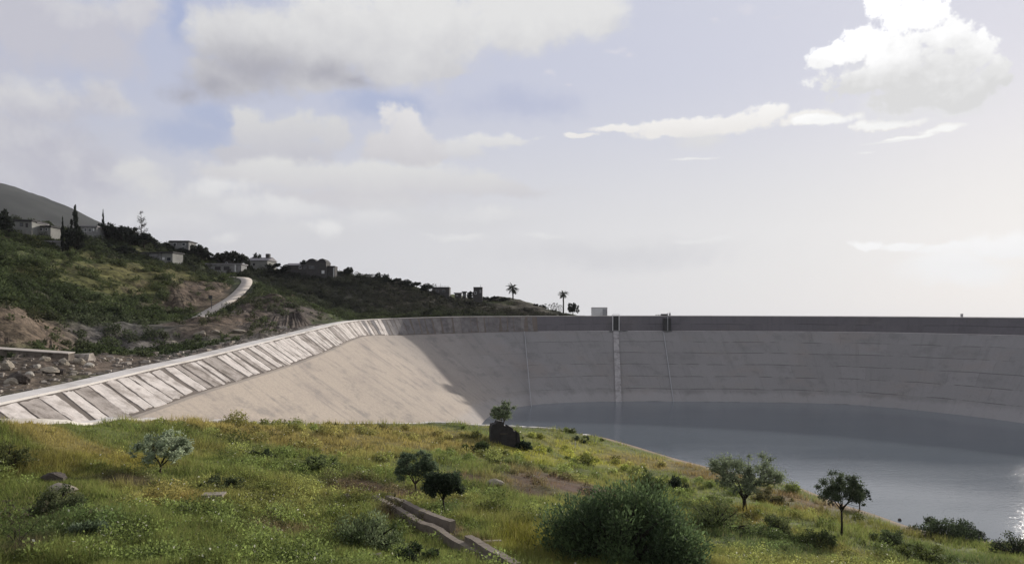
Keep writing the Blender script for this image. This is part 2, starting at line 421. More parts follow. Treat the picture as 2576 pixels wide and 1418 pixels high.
MB().box((-.3, -.2, -.1), (.3, .2, 1.1)).build('post', M['metal'], h)
MB().box((-.36, -.26, 1.1), (.36, .26, 1.2)).build('cap', M['dark_metal'], h)

# ------------------------------------------------------------------ field in front (ground) and hillside
E_px = [(0, 1057, 52), (166, 1057, 59), (300, 1059, 70), (600, 1063, 90), (900, 1067, 110), (1240, 1075, 130), (1330, 1078, 138), (1420, 1085, 147), (1485, 1093, 156)]
E = np.array([[-50, 40, 15.8]]+[P(*e) for e in E_px]+[[22, 166, -1.2]])
fc = [(*P(x, y, Y),) for x, y, Y in
      [(0, 1410, 29.5), (0, 1300, 36), (100, 1200, 45), (0, 1120, 49), (300, 1300, 37), (400, 1200, 50), (300, 1120, 62),
       (500, 1410, 31), (600, 1300, 41), (650, 1200, 54), (650, 1120, 72),
       (900, 1410, 34), (900, 1300, 46), (900, 1200, 62), (900, 1120, 82),
       (1288, 1410, 38), (1288, 1300, 52), (1288, 1200, 75), (1288, 1120, 105),
       (1500, 1150, 122), (1600, 1180, 112), (1500, 1200, 98), (1500, 1300, 60),
       (1700, 1215, 103), (1700, 1300, 68), (1700, 1410, 45),
       (2000, 1300, 79), (2000, 1410, 53), (2250, 1410, 64), (2150, 1345, 74)]]
shore_px = [(1500, 1097), (1550, 1108), (1600, 1122), (1650, 1138), (1700, 1153), (1750, 1166), (1800, 1178), (1900, 1200), (2000, 1222), (2100, 1262), (2200, 1292), (2300, 1328), (2400, 1350), (2500, 1362), (2600, 1368)]
for x, y in shore_px:
    Y = EYE*FOC/(y-HY); X = Y*(x-CX)/FOC; fc.append((X, Y, 0)); fc.append((X+6, Y+7, -1.5)); fc.append((X-4, Y-5, .95))
fc += [tuple(e) for e in E[1:-1]]
fc += [(0, 0, 23), (-20, 0, 22.5), (30, 0, 22), (0, 6, 21.6), (0, 13, 19.4), (-15, 13, 18.8), (20, 13, 18.5), (0, 20, 17.4), (-46, 30, 15.6), (-40, 15, 16.5),
       (60, 20, 13), (80, 40, 6), (110, 40, 2), (100, 60, -1.5), (140, 50, -4), (60, -10, 20), (-50, -10, 20), (110, 0, 14)]
ftps = TPS(fc, .004)
def field_z(X, Y):
    X = np.asarray(X, float); Y = np.asarray(Y, float)
    z = ftps(X, Y)
    z = z+(fbm(X*.09, Y*.09, 3)-.5)*1.1*sstep(20, 40, Y)*sstep(.2, 2.5, z)+(fbm(X*.5, Y*.5, 5)-.5)*.45*sstep(.4, 2.5, z)
    d, sd, _ = polyline_dist(X, Y, E)
    out = np.where(sd > 0, d, 0)
    return z-np.maximum(out-.3, 0)*1.1
def field_hit(x, y):
    Yv = np.linspace(14, 190, 1500); X = Yv*(x-CX)/FOC; zr = EYE-Yv*(y-HY)/FOC
    b = np.where(field_z(X, Yv) >= zr)[0]
    k = b[0] if len(b) else len(Yv)-1
    return np.array([X[k], Yv[k], zr[k]])

PATH_PO = PO[:, :3]
hc_px = [(155, 958, 83), (310, 926, 96), (465, 893, 114), (565, 870, 130), (660, 851, 151), (760, 831, 180), (850, 812, 215),
         (0, 990, 75), (-200, 1030, 68),
         (0, 905, 88), (100, 905, 92), (100, 888, 99), (0, 886, 97), (200, 890, 108),
         (0, 860, 108), (60, 800, 115), (0, 762, 124), (130, 860, 116), (150, 800, 138), (60, 755, 138),
         (200, 860, 130), (300, 850, 142), (400, 845, 150), (250, 790, 160), (350, 790, 172), (430, 800, 182),
         (0, 700, 165), (150, 700, 185), (300, 720, 200), (100, 640, 225), (270, 655, 245), (400, 685, 262), (0, 618, 205),
         (430, 704, 226), (440, 776, 200), (500, 708, 244), (560, 735, 240), (520, 774, 207), (590, 715, 262),
         (490, 805, 186), (540, 777, 203), (585, 750, 224), (610, 727, 244), (622, 709, 262),
         (650, 740, 212), (700, 770, 205), (757, 798, 205), (560, 800, 181), (612, 796, 190), (520, 832, 162), (640, 835, 170), (700, 815, 190),
         (720, 740, 275), (850, 765, 290), (830, 800, 250), (780, 780, 262), (1000, 775, 310), (1200, 785, 330), (1400, 793, 350), (950, 800, 275), (1150, 797, 285),
         (0, 574, 245), (100, 586, 255), (200, 594, 275), (300, 606, 290), (400, 616, 300), (500, 645, 310), (600, 672, 318), (760, 690, 330), (900, 698, 340),
         (1000, 712, 345), (1120, 738, 355), (1250, 757, 362), (1330, 766, 366), (1400, 783, 370), (1470, 796, 375), (1550, 808, 380)]
hcw = [tuple(P(*q)) for q in hc_px]
hcw += [(-60, 40, 17), (-60, 20, 16.5), (-90, 60, 20), (-130, 80, 26), (-230, 150, 46), (-330, 240, 66), (-260, 330, 66), (-150, 380, 44), (-60, 440, 28), (20, 450, 18),
        (80, 420, 10), (120, 380, 6), (60, 300, 18), (100, 300, 14), (150, 260, 14), (-330, 450, 70), (-120, 0, 24), (60, 480, 6)]
htps = TPS(hcw, .006)
RD_px = [(478, 812, 181), (490, 805, 186), (540, 777, 203), (585, 750, 224), (610, 727, 244), (621, 709, 262), (612, 700, 276), (585, 698, 288), (540, 696, 296)]
RD, _ = resample([P(*q) for q in RD_px], 60)
def hill_z(X, Y):
    X = np.asarray(X, float); Y = np.asarray(Y, float)
    z = htps(X, Y)
    d, sd, pr = polyline_dist(X, Y, PO[::6])
    near = sstep(2, 22, d)
    z = z+((fbm(X*.03, Y*.03, 21)-.5)*5.5+(np.abs(fbm(X*.2, Y*.07, 23, 4)-.5)-.12)*4.5*(Y < 300)+(fbm(X*.13, Y*.13, 31)-.5)*2.4+(fbm(X*.4, Y*.4, 41)-.5)*.9)*near*np.where(Y > 420, .3, 1)
    # level the bed of the road
    dr, _, pr2 = polyline_dist(X, Y, RD)
    zr = np.interp(pr2, np.arange(len(RD)), RD[:, 2])
    z = z*sstep(2.6, 8, dr)+zr*(1-sstep(2.6, 8, dr))
    zp = np.interp(pr, np.arange(len(PO[::6])), PO[::6][:, 2])
    k = 1-sstep(.5, 9, d)
    z = z*(1-k)+(zp-.25)*k
    ins = np.where(sd < 0, d, 0)
    return z-np.maximum(ins-.4, 0)*2.2
def hill_hit(x, y):
    Yv = np.linspace(60, 420, 1400); X = Yv*(x-CX)/FOC; zr = EYE-Yv*(y-HY)/FOC
    b = np.where(hill_z(X, Yv) >= zr)[0]
    if len(b) == 0: return None
    return np.array([X[b[0]], Yv[b[0]], zr[b[0]]])

def zones(X, Y, base, blobs):
    c = np.broadcast_to(np.array(base), (*X.shape, 3)).copy()
    wob = (fbm(X*.16, Y*.16, 71)-.5)*1.3
    for (bx, by, rx, ry, colr, amt) in blobs:
        q = np.hypot((X-bx)/rx, (Y-by)/ry)+wob
        w = (amt*(1-sstep(.45, 1.15, q)))[..., None]
        c = c*(1-w)+np.array(colr)*w
    return c

OLB = (.275, .225, .075); GRN = (.150, .180, .050); DGR = (.085, .118, .042); YGR = (.31, .305, .052); OCH = (.34, .27, .09); SOIL = (.135, .080, .056)
def fblob(x, y, rx, ry, c, a=.9):
    h = field_hit(x, y); u = field_hit(x, y-ry); d = field_hit(x, y+ry)
    return (h[0], h[1], rx*h[1]/FOC, max(2., abs(u[1]-d[1])/2), c, a)
FB = [fblob(*q) for q in
      [(150, 1100, 520, 32, OLB), (650, 1095, 420, 26, OLB), (1050, 1105, 260, 30, OLB), (60, 1160, 130, 40, (.15, .135, .035)),
       (330, 1165, 100, 26, (.24, .215, .05)), (435, 1252, 75, 32, OCH), (340, 1205, 90, 16, (.10, .075, .045)), (640, 1180, 240, 60, GRN),
       (1480, 1150, 130, 28, YGR), (1330, 1140, 90, 22, YGR), (1310, 1355, 110, 70, (.16, .155, .028)), (1180, 1330, 80, 40, GRN), (1620, 1165, 140, 18, OLB),
       (1780, 1190, 110, 18, (.20, .145, .06)), (1400, 1215, 200, 26, SOIL), (905, 1230, 100, 22, SOIL), (700, 1345, 130, 28, SOIL), (1500, 1245, 90, 22, SOIL), (1010, 1240, 60, 16, SOIL), (1180, 1200, 60, 12, SOIL), (1000, 1290, 70, 16, SOIL), (1110, 1325, 60, 12, SOIL), (1185, 1372, 60, 12, SOIL),
       (1860, 1300, 110, 26, (.19, .16, .04)), (1960, 1255, 110, 24, (.17, .125, .04)), (2050, 1270, 90, 16, (.24, .17, .11)), (2120, 1275, 60, 10, (.26, .19, .13)),
       (2180, 1315, 120, 24, (.11, .115, .026)), (2320, 1340, 70, 14, (.15, .105, .08)), (1950, 1380, 220, 40, DGR), (2350, 1400, 200, 30, DGR),
       (150, 1330, 150, 40, DGR), (60, 1390, 90, 30, (.055, .045, .035)), (870, 1330, 110, 30, (.11, .115, .026)), (1130, 1290, 60, 16, DGR), (520, 1320, 160, 40, GRN)]]
def field_col(X, Y):
    n = fbm(X*.11, Y*.11, 51, 5)[..., None]; n2 = fbm(X*.45, Y*.45, 61, 3)[..., None]
    base = np.array(GRN)*(1-sstep(.45, .66, n))+np.array((.215, .212, .062))*sstep(.45, .66, n)
    c = zones(X, Y, (0, 0, 0), [(b[0], b[1], b[2], b[3], (1, 1, 1), b[5]) for b in []])
    c = base.copy(); wob = (fbm(X*.16, Y*.16, 71)-.5)*1.4
    for (bx, by, rx, ry, colr, amt) in FB:
        q = np.hypot((X-bx)/rx, (Y-by)/ry)+wob
        w = (amt*(1-sstep(.45, 1.2, q)))[..., None]; c = c*(1-w)+np.array(colr)*w
    return c*(.72+.56*n2)

def grid(x0, x1, y0, y1, st):
    xs = np.arange(x0, x1+st, st); ys = np.arange(y0, y1+st, st); X, Y = np.meshgrid(xs, ys); n = len(xs)
    i = (np.arange(n-1)[None]+n*np.arange(len(ys)-1)[:, None]).ravel()
    return X, Y, np.stack([i, i+1, i+1+n, i+n], -1)

X, Y, Fq = grid(-52, 150, -12, 176, .8)
Z = field_z(X, Y)
sh = field_col(X, Y)*.6
wet = (1-sstep(.1, .55, Z+(fbm(X*.3, Y*.3, 8)-.5)*.5))[..., None]
sh = sh*(1-wet)+np.array((.25, .185, .135))*wet
fld = link('ground', mesh('ground', np.stack([X, Y, Z], -1).reshape(-1, 3), Fq, M['ground'], col=sh.reshape(-1, 3), smooth=True))
tag(fld, 'overgrown grassy field sloping down to the reservoir shore', 'field', kind='structure')

# kerb along the far edge of the field
Ek, _ = resample(E[1:-1], 90); tE = np.gradient(Ek[:, :2], axis=0); tE /= np.linalg.norm(tE, axis=1)[:, None]
oE = np.stack([-tE[:, 1], tE[:, 0], 0*tE[:, 0]], -1); up = np.array([0, 0, 1.])
Ek[:, 2] = np.maximum(field_z(Ek[:, 0], Ek[:, 1]), ftps(Ek[:, 0], Ek[:, 1])-.1)
kb = strip('kerb', [Ek-oE*.1-up*.5, Ek-oE*.1+up*.22, Ek+oE*1.1+up*.22, Ek+oE*1.1-up*1.2], M['pale_concrete'], smooth=False)
tag(kb, 'pale concrete kerb along the far edge of the grassy field', 'kerb', kind='structure')

# hillside
HG = (.066, .080, .028); HD = (.026, .032, .016); HB = (.120, .090, .066); HDK = (.022, .023, .017)
def hblob(x, y, rx, ry, c, a=.9):
    h = hill_hit(x, y)
    if h is None: h = P(x, y, 330)
    return (h[0], h[1], rx*h[1]/FOC, ry, c, a)
HBL = [hblob(*q) for q in
       [(150, 690, 200, 40, HG), (330, 690, 150, 40, (.095, .095, .032)), (420, 690, 120, 30, (.11, .10, .036)), (200, 645, 200, 20, (.085, .085, .03)), (60, 830, 100, 14, HB),
        (110, 830, 60, 16, HB), (480, 745, 60, 18, HB), (520, 725, 60, 16, HB), (560, 760, 50, 18, (.14, .10, .068)), (700, 770, 90, 26, (.085, .06, .048)), (640, 760, 60, 18, (.07, .06, .045)),
        (600, 830, 160, 18, (.10, .078, .062)), (420, 860, 120, 14, (.115, .105, .09)), (330, 845, 110, 16, (.10, .092, .085)), (80, 940, 140, 14, (.13, .10, .08)), (250, 900, 130, 12, (.11, .085, .066)),
        (700, 780, 110, 26, (.075, .058, .047)), (650, 800, 80, 22, (.085, .066, .053)), (560, 812, 90, 24, HB), (500, 735, 70, 22, HB), (730, 800, 60, 24, (.09, .075, .065)), (900, 750, 220, 40, HDK), (1100, 770, 250, 40, (.042, .036, .027)), (1300, 780, 150, 30, (.05, .042, .03)), (820, 720, 150, 30, HDK)]]
def hill_col(X, Y):
    n = fbm(X*.05, Y*.05, 81, 5)[..., None]
    c = np.array(HD)*(1-sstep(.42, .6, n))+np.array(HG)*sstep(.42, .6, n)
    wob = (fbm(X*.09, Y*.09, 91)-.5)*1.4
    for (bx, by, rx, ry, colr, amt) in HBL:
        q = np.hypot((X-bx)/rx, (Y-by)/ry)+wob
        w = (amt*(1-sstep(.45, 1.2, q)))[..., None]; c = c*(1-w)+np.array(colr)*w
    return c*(.7+.6*fbm(X*.3, Y*.3, 95, 3)[..., None])
X, Y, Fq = grid(-340, 150, 20, 480, 1.6)
Z = hill_z(X, Y)
gx = np.gradient(Z, 1.6, axis=1); gy = np.gradient(Z, 1.6, axis=0); slope = np.hypot(gx, gy)
hcx = hill_col(X, Y); st = (sstep(.55, 1.1, slope)*(Y < 285)*.8)[..., None]
hcx = hcx*(1-st)+np.array(HB)*(.6+.8*fbm(X*.5, Y*.12, 97, 4)[..., None])*st
hl = link('hillside', mesh('hillside', np.stack([X, Y, Z], -1).reshape(-1, 3), Fq, M['hill'], col=hcx.reshape(-1, 3), smooth=True))
tag(hl, 'scrubby hillside rising at left and running down behind the dam', 'hill', kind='structure')

# rocky cuts in the hillside
M['rock_face'] = vcol('rock_face', .95, 0, .25, .5, 2.2, 1.0, .9)
def rock_face(label, top, bot, c, seed, bulge=1.6, n=70, m=26):
    def line(pp):
        h = [hill_hit(x, y) for x, y in pp]; return resample([q if q is not None else P(*xy, 240) for q, xy in zip(h, pp)], n)[0]
    T_, B__ = line(top), line(bot); V = []; Cc = []
    for j in range(m+1):
        f = j/m; L_ = T_+(B__-T_)*f; g = np.arange(n)/(n-1)
        u = np.cumsum(np.r_[0, np.hypot(*np.diff(T_[:, :2], axis=0).T)])
        gul = np.abs(fbm(u*.28+seed, np.full(n, f*1.1), seed, 4)-.5)*2; fin = fbm(u*1.1, np.full(n, f*9.), seed+7, 4)
        env = np.sin(math.pi*np.clip(f, 0, 1))**.6*np.sin(math.pi*g)**.5
        off = -.8+env*(bulge*(.35+1.2*gul)+.9*fin+.4)
        d = -L_*np.array([1, 1, 0]); d /= np.linalg.norm(d, axis=1)[:, None]; d = d*.8+np.array([.2, 0, .35])
        V.append(L_+d*off[:, None]); Cc.append(np.array(c)[None]*(.55+.9*fbm(u*.5, np.full(n, f*2.2), seed+3, 4))[:, None]*(.7+.7*gul)[:, None])
    i = (np.arange(n-1)[None]+n*np.arange(m)[:, None]).ravel()
    o = link('rock_face', mesh('rock_face', np.concatenate(V), np.stack([i, i+n, i+n+1, i+1], -1), M['rock_face'], col=np.concatenate(Cc)))
    tag(o, label, 'rock face', kind='structure')
rock_face('brown eroded cutting on the left of the curving road', [(425, 706), (470, 700), (520, 704), (560, 708), (596, 714)], [(432, 784), (462, 788), (508, 766), (552, 742), (588, 722)], (.115, .088, .062), 3, 1.0)
rock_face('dark brown rocky mound right of the curving road', [(640, 726), (680, 728), (715, 745), (745, 775), (785, 808)], [(560, 806), (612, 836), (670, 838), (730, 830), (790, 818)], (.085, .068, .056), 11, 2.2)
rock_face('streaked brown earth cliff above the concrete wall at the left edge', [(-60, 752), (10, 757), (60, 778), (105, 815), (140, 858)], [(-60, 872), (10, 873), (60, 876), (110, 880), (160, 884)], (.15, .115, .085), 19, 1.5)
# access road
tR = np.gradient(RD[:, :2], axis=0); tR /= np.linalg.norm(tR, axis=1)[:, None]; oR = np.stack([-tR[:, 1], tR[:, 0], 0*tR[:, 0]], -1)
rz = np.array([0, 0, .12])
rd = strip('access_road', [RD-oR*1.9+rz-np.array([0, 0, .8]), RD-oR*1.9+rz*2.5, RD+oR*1.9+rz, RD+oR*1.9+rz-np.array([0, 0, .8])], M['road'], sub=1)
tag(rd, 'pale concrete access road curving up the brown hillside at left', 'road', kind='structure')

# far mountain
mx = np.array([-500, -200, -60, 0, 30, 100, 140, 185, 230, 285, 340, 450, 600, 800, 1100]); my = np.array([520, 480, 474, 474, 468, 497, 512, 535, 556, 579, 602, 645, 700, 760, 830])
Xs = np.linspace(-2600, 200, 180); Ys = np.linspace(1100, 3000, 90); X, Y = np.meshgrid(Xs, Ys)
zr = EYE-2200*(np.interp(CX+FOC*Xs/2200, mx, my)-HY)/FOC
t = np.where(Ys < 2200, sstep(900, 2200, Ys)**1.1, 1-.7*sstep(2200, 3300, Ys))[:, None]
Z = -10+(zr[None]+10)*t+((fbm(X*.004, Y*.004, 111, 5)-.5)*70*np.clip((2200-Y)/500, 0, 1)+(fbm(X*.02, Y*.02, 115, 4)-.5)*14)*(t > .05)
i = (np.arange(179)[None]+180*np.arange(89)[:, None]).ravel()
mc = np.array((.026, .028, .024))*(.6+.8*fbm(X*.01, Y*.01, 121, 5)[..., None])
mo = link('mountain', mesh('mountain', np.stack([X, Y, Z], -1).reshape(-1, 3), np.stack([i, i+1, i+181, i+180], -1), M['mountain'], col=mc.reshape(-1, 3), smooth=True))
tag(mo, 'distant dark mountain shoulder at the left edge', 'mountain', kind='structure')
# plain to the horizon
a = np.linspace(0, 2*math.pi, 65)[:-1]
bp = link('plain', mesh('plain', np.stack([4500*np.cos(a), 4500*np.sin(a), 0*a-6], -1), [list(range(64))], plain('plain_ground', (.06, .055, .035), .3, .01, .95, 0)))
tag(bp, 'low land spreading to the horizon behind the dam', 'land', kind='structure')

# ------------------------------------------------------------------ water
m, nt, b = material('reservoir_water'); M['water'] = m
co = nt.new('ShaderNodeTexCoord', out=3)
b.inputs['Base Color'].default_value = (.112, .135, .158, 1); b.inputs['Roughness'].default_value = .03; b.inputs['IOR'].default_value = 1.38; b.inputs['Specular IOR Level'].default_value = .5
w1 = nt.noise(nt.vm('MULTIPLY', co, (.5, .9, 1.)), 1.1, 4, .6); w2 = nt.noise(nt.vm('MULTIPLY', co, (2.6, 1.2, 1.)), 1.3, 3, .55)
calm = nt.mr(nt.noise(nt.vm('MULTIPLY', co, (.012, .035, 1.)), 1., 3, .5), .35, .65, .35, 1.0)
hgt = nt.m('MULTIPLY', nt.m('ADD', nt.m('MULTIPLY', w1, .5), nt.m('MULTIPLY', w2, .5)), calm)
bump(nt, b, hgt, 1.0, .065)
xs = np.linspace(-60, 200, 40); ys = np.linspace(40, 290, 40); X, Y = np.meshgrid(xs, ys); i = (np.arange(39)[None]+40*np.arange(39)[:, None]).ravel()
wt = link('water', mesh('water', np.stack([X, Y, 0*X], -1).reshape(-1, 3), np.stack([i, i+1, i+41, i+40], -1), m))
tag(wt, 'calm grey-blue reservoir water', 'water', kind='structure')

# ------------------------------------------------------------------ foliage
def leaves(cent, rad, n, size, elong=1.8, flat=.9, droop=0, seed=0, shell=.55):
    r = np.random.default_rng(seed); cent = np.asarray(cent, float); rad = np.asarray(rad, float)
    p = rad**2; k = r.choice(len(cent), n, p=p/p.sum())
    d = r.normal(size=(n, 3)); d /= np.linalg.norm(d, axis=1)[:, None]
    q = cent[k]+d*(rad[k]*(shell+(1-shell)*r.random(n))*r.random(n)**.35)[:, None]*np.array([1, 1, flat])
    a = r.normal(size=(n, 3))*.6+d; a[:, 2] -= droop; a /= np.linalg.norm(a, axis=1)[:, None]
    b = np.cross(a, r.normal(size=(n, 3))); b /= np.linalg.norm(b, axis=1)[:, None]
    s = size*r.uniform(.6, 1.4, n)[:, None]
    V = np.stack([q-a*s*elong*.5, q+b*s*.5, q+a*s*elong*.5, q-b*s*.5], 1).reshape(-1, 3)
    return V, np.arange(4*n).reshape(-1, 4), k
def leafmesh(name, cent, rad, n, size, c, cv=.35, c2=None, seed=0, **kw):
    V, Fq, k = leaves(cent, rad, n, size, seed=seed, **kw); r = np.random.default_rng(seed+1)
    kc = r.random(len(cent))[k][:, None]; cl = np.array(c)*(1-kc)+np.array(c2 if c2 else c)*kc
    cl = cl*(1+cv*(r.random((n, 1))*2-1))
    return mesh(name, V, Fq, M['leaf'], col=np.repeat(cl, 4, 0))

def skeleton(seed, height, trunk_h, spread, levels=4, kids=(2, 4), r0=.16, lean=0, up=.35, trunks=1):
    r = np.random.default_rng(seed); mb = MB(); tips = []
    def grow(p, d, L, rad, lev):
        n = 3; pts = [p]; rr = [rad]
        for k in range(n):
            d = d+r.normal(0, .16, 3); d /= np.linalg.norm(d); p = p+d*L/n; pts.append(p); rr.append(rad*(1-.4*(k+1)/n))
        mb.tube(pts, rr, 7 if lev == 0 else 5)
        if lev >= 2: tips.append((p, lev))
        if lev == levels: return
        for j in range(r.integers(*kids, endpoint=True)):
            a = r.uniform(0, 2*math.pi); o = np.array([math.cos(a), math.sin(a), 0])*spread
            nd = d*.7+o*r.uniform(.5, 1.2)+np.array([0, 0, up]); nd /= np.linalg.norm(nd)
            grow(p, nd, L*r.uniform(.55, .85) if lev else (height-trunk_h)*.42, rr[-1]*r.uniform(.55, .8), lev+1)
    for k in range(trunks):
        d = np.array([lean+r.normal(0, .25)*(trunks > 1), r.normal(0, .2)*(trunks > 1), 1.]); grow(np.array([r.normal(0, .12)*(trunks > 1), 0, -.3]), d/np.linalg.norm(d), trunk_h+.3, r0, 0)
    return mb, tips

def real_tree(name, label, cat, base, height, width, seed, c, c2, nleaf, lsize, trunk_frac=.3, dome=.6, N=60, clump=.2, bark='bark', group=None, r0=.1, lean=0., fork=.5, trunks=1, droop=0, elong=1.8, loose=.35, depth=.9):
    """crown of leaf clumps inside an uneven dome, each clump carried by a limb from the fork"""
    r = np.random.default_rng(seed); root = empty(name, tuple(base)); tag(root, label, cat, group); mb = MB()
    W2 = width/2; z0 = height*trunk_frac; hc = height-z0; ph = r.uniform(0, 6.28, 3); cent = []; rad = []
    while len(cent) < N:
        a = r.uniform(0, 2*math.pi); q = r.random()**.5; lob = 1-.16*(1+math.sin(3*a+ph[0]))/2-.12*(1+math.sin(5*a+ph[1]))/2
        topz = math.sqrt(max(0, 1-q*q))**dome; lo = .10*math.sin(2*a+ph[2])+.55*q*q*(1-dome)
        t = r.uniform(lo, 1)**.75 if lo < .95 else 1; z = z0+hc*(.10+.90*topz*t)*(1-.1*r.random())
        cr = clump*W2*r.uniform(.6, 1.25)
        cent.append(np.array([(W2-cr*.6)*q*lob*math.cos(a)+lean*W2*(z-z0)/hc, (W2-cr*.6)*q*lob*math.sin(a)*depth, min(z, height-cr*.7)])); rad.append(cr)
    cent = np.array(cent); rad = np.array(rad)
    fk = np.array([lean*W2*.15, 0, z0*(1-.5*fork)+.02*height]); tr = r0*height/4
    mb.tube([(0, 0, -.4), (tr*.3, 0, fk[2]*.5), fk], [tr*1.25, tr, tr*.85], 8)
    seeds = cent[r.choice(N, 6, replace=False)]
    for k in range(4):
        own = np.argmin(((cent[:, None]-seeds[None])**2).sum(-1), 1)
        seeds = np.array([cent[own == j].mean(0) if (own == j).any() else seeds[j] for j in range(6)])
    for j in range(6):
        e = seeds[j]; m = fk+(e-fk)*np.array([.42, .42, .5])+r.normal(0, .05*W2, 3); pts = [fk, (fk+m)/2+r.normal(0, .02*W2, 3), m, e]
        mb.tube(pts, [tr*.7, tr*.55, tr*.42, tr*.16], 6)
        for i in np.where(own == j)[0]:
            st = m+(e-m)*r.uniform(0, .7); q = cent[i]; md = st+(q-st)*.5+np.array([0, 0, -.06*W2*r.random()])+r.normal(0, .03*W2, 3)
            mb.tube([st, md, q+(q-st)*.15], [tr*.24, tr*.16, tr*.05], 4)
    mb.build('trunk', M[bark], root, smooth=True)
    n2 = int(nleaf*loose); ce = np.concatenate([cent, cent]); ra = np.concatenate([rad, rad*1.7])
    V1, F1, k1 = leaves(cent, rad, nleaf-n2, lsize, elong, .85, droop, seed+9, .3); V2, F2_, k2 = leaves(cent, rad*1.6, n2, lsize, elong, .9, droop, seed+10, .2)
    kk_ = np.concatenate([k1, k2]); n = len(kk_); kc = r.random(N)[kk_][:, None]; cl = (np.array(c)*(1-kc)+np.array(c2)*kc)*(1+.4*(r.random((n, 1))*2-1))
    link('crown', mesh('crown', np.concatenate([V1, V2]), np.arange(4*n).reshape(-1, 4), M['leaf'], col=np.repeat(cl, 4, 0)), root)
    return root

SILV = (.125, .150, .090); SIL2 = (.085, .11, .062); OLV = (.085, .105, .048); OLV2 = (.05, .066, .032); DKG = (.030, .046, .024); DKG2 = (.018, .028, .017); SHB = (.06, .085, .026)

def at(x, y): return field_hit(x, y)
def mpp(p): return p[1]/FOC
G_ = 'small trees in the field'
p = at(402, 1190); real_tree('olive_tree', 'silvery green tree with forked trunk leaning right, standing alone in the left field', 'tree', p, 112*mpp(p), 178*mpp(p), 11, (.34, .385, .26), (.21, .255, .165), 6500, .085, .26, .75, 75, .14, lean=.22, fork=.9, group=G_, r0=.11, elong=2.2, loose=.5)
p = at(1045, 1252); real_tree('olive_tree', 'grey-green tree at the head of the ruined channel, left one of the touching pair', 'tree', p, 120*mpp(p), 128*mpp(p), 15, (.12, .155, .095), (.05, .072, .04), 9000, .085, .36, .6, 60, .2, group=G_, r0=.09)
p = at(1115, 1290); real_tree('olive_tree', 'dark round-headed tree beside the channel, right one of the touching pair', 'tree', p, 112*mpp(p), 122*mpp(p), 19, (.045, .062, .034), DKG2, 10000, .085, .36, .65, 60, .22, 'darkbark', group=G_, r0=.10)
p = at(1872, 1282); real_tree('olive_tree', 'large open-crowned grey tree by the shore with visible dark branches', 'tree', p, 155*mpp(p), 232*mpp(p), 27, (.20, .235, .145), (.085, .105, .06), 12000, .10, .24, .62, 80, .15, 'darkbark', r0=.14, group=G_, fork=.7, loose=.5, elong=2.4)
p = at(2117, 1352); real_tree('olive_tree', 'umbrella-shaped dark tree on a tall thin bare trunk by the water', 'tree', p, 172*mpp(p), 146*mpp(p), 33, (.042, .058, .032), (.075, .095, .05), 11000, .085, .42, .6, 70, .19, 'darkbark', r0=.065, group=G_, fork=.2)
p = at(2162, 1284); real_tree('shore_tree', 'small dark tree at the water edge half hidden by the umbrella-shaped tree', 'tree', p, 66*mpp(p), 66*mpp(p), 36, DKG, DKG2, 3000, .11, .3, .7, 30, .25, 'darkbark')
p = at(1270, 1108)+np.array([-.3, 3, 0]); real_tree('hut_tree', 'pale green tree rising behind the dark ruined hut', 'tree', p, 92*mpp(p), 80*mpp(p), 41, (.19, .225, .14), (.11, .14, .08), 4500, .13, .4, .6, 45, .22)
p = at(40, 1392); mb, tips = skeleton(47, 3., .6, 1.0, 5, (2, 3), r0=.05, trunks=3)
o = empty('bare_bush', tuple(p)); tag(o, 'dead bare bush of crooked dark branches at the lower left edge', 'bush'); k = 110*mpp(p)/2.4; mb.V = [tuple(np.array(v)*k) for v in mb.V]
mb.build('branches', M['darkbark'], o, True)
link('dry_leaves', leafmesh('dry_leaves', [np.array(t[0])*k for t in tips], [.12]*len(tips), 260, .06, (.09, .08, .05), .4, (.06, .055, .035), seed=48), o)

def shrub(name, label, x, y, w, h, c, c2, seed, n=1800, size=.1, group=None, elong=1.8, droop=0, nc=16, depth=1.0, p=None, flat=.9):
    p = at(x, y) if p is None else p; k = mpp(p); r = np.random.default_rng(seed)
    W = w*k/2; H = h*k
    cent = []; rad = []
    for j in range(nc):
        a = r.uniform(0, 2*math.pi); q = r.random()**.5*.78; hh = r.uniform(.12, .8)*(1-.55*q*q)
        cent.append((q*W*math.cos(a), q*W*depth*math.sin(a), hh*H)); rad.append(min(W, H)*r.uniform(.22, .42))
    for j in range(nc//2):
        a = r.uniform(0, 2*math.pi); q = r.uniform(.7, 1.05); cent.append((q*W*math.cos(a), q*W*depth*math.sin(a), H*r.uniform(.02, .2))); rad.append(min(W, H)*r.uniform(.12, .26))
    root = empty(name, tuple(p-np.array([0, 0, .1]))); tag(root, label, 'shrub', group)
    mb = MB()
    for c_ in cent: mb.tube([(0, 0, -.1), (c_[0]*.4, c_[1]*.4, c_[2]*.5), c_], [.05*H, .03*H, .01*H], 5)
    mb.build('stems', M['darkbark'], root)
    link('foliage', leafmesh('foliage', cent, rad, n, size, c, .45, c2, seed=seed+3, elong=elong, droop=droop, flat=flat), root)
    return root
shrub('dark_bush', 'very large dark green broom bush at the bottom centre of the picture', 1562, 1418, 440, 218, (.098, .142, .058), (.04, .062, .032), 101, 36000, .08, elong=3.2, droop=-.7, nc=70, depth=.8)
shrub('tall_shrub', 'tall feathery mid green shrub behind the large dark bush', 1630, 1262, 130, 88, (.075, .10, .034), (.045, .065, .026), 103, 5000, .10, elong=2.4, droop=-.5, nc=26)
shrub('round_shrub', 'dark round shrub right of the feathery shrub behind the big bush', 1705, 1232, 62, 46, DKG, DKG2, 105, 2200, .11)
shrub('green_shrub', 'mid green bushy shrub to the right of the big dark bush', 1800, 1330, 190, 90, (.11, .135, .05), (.065, .085, .032), 107, 6000, .09, nc=34)
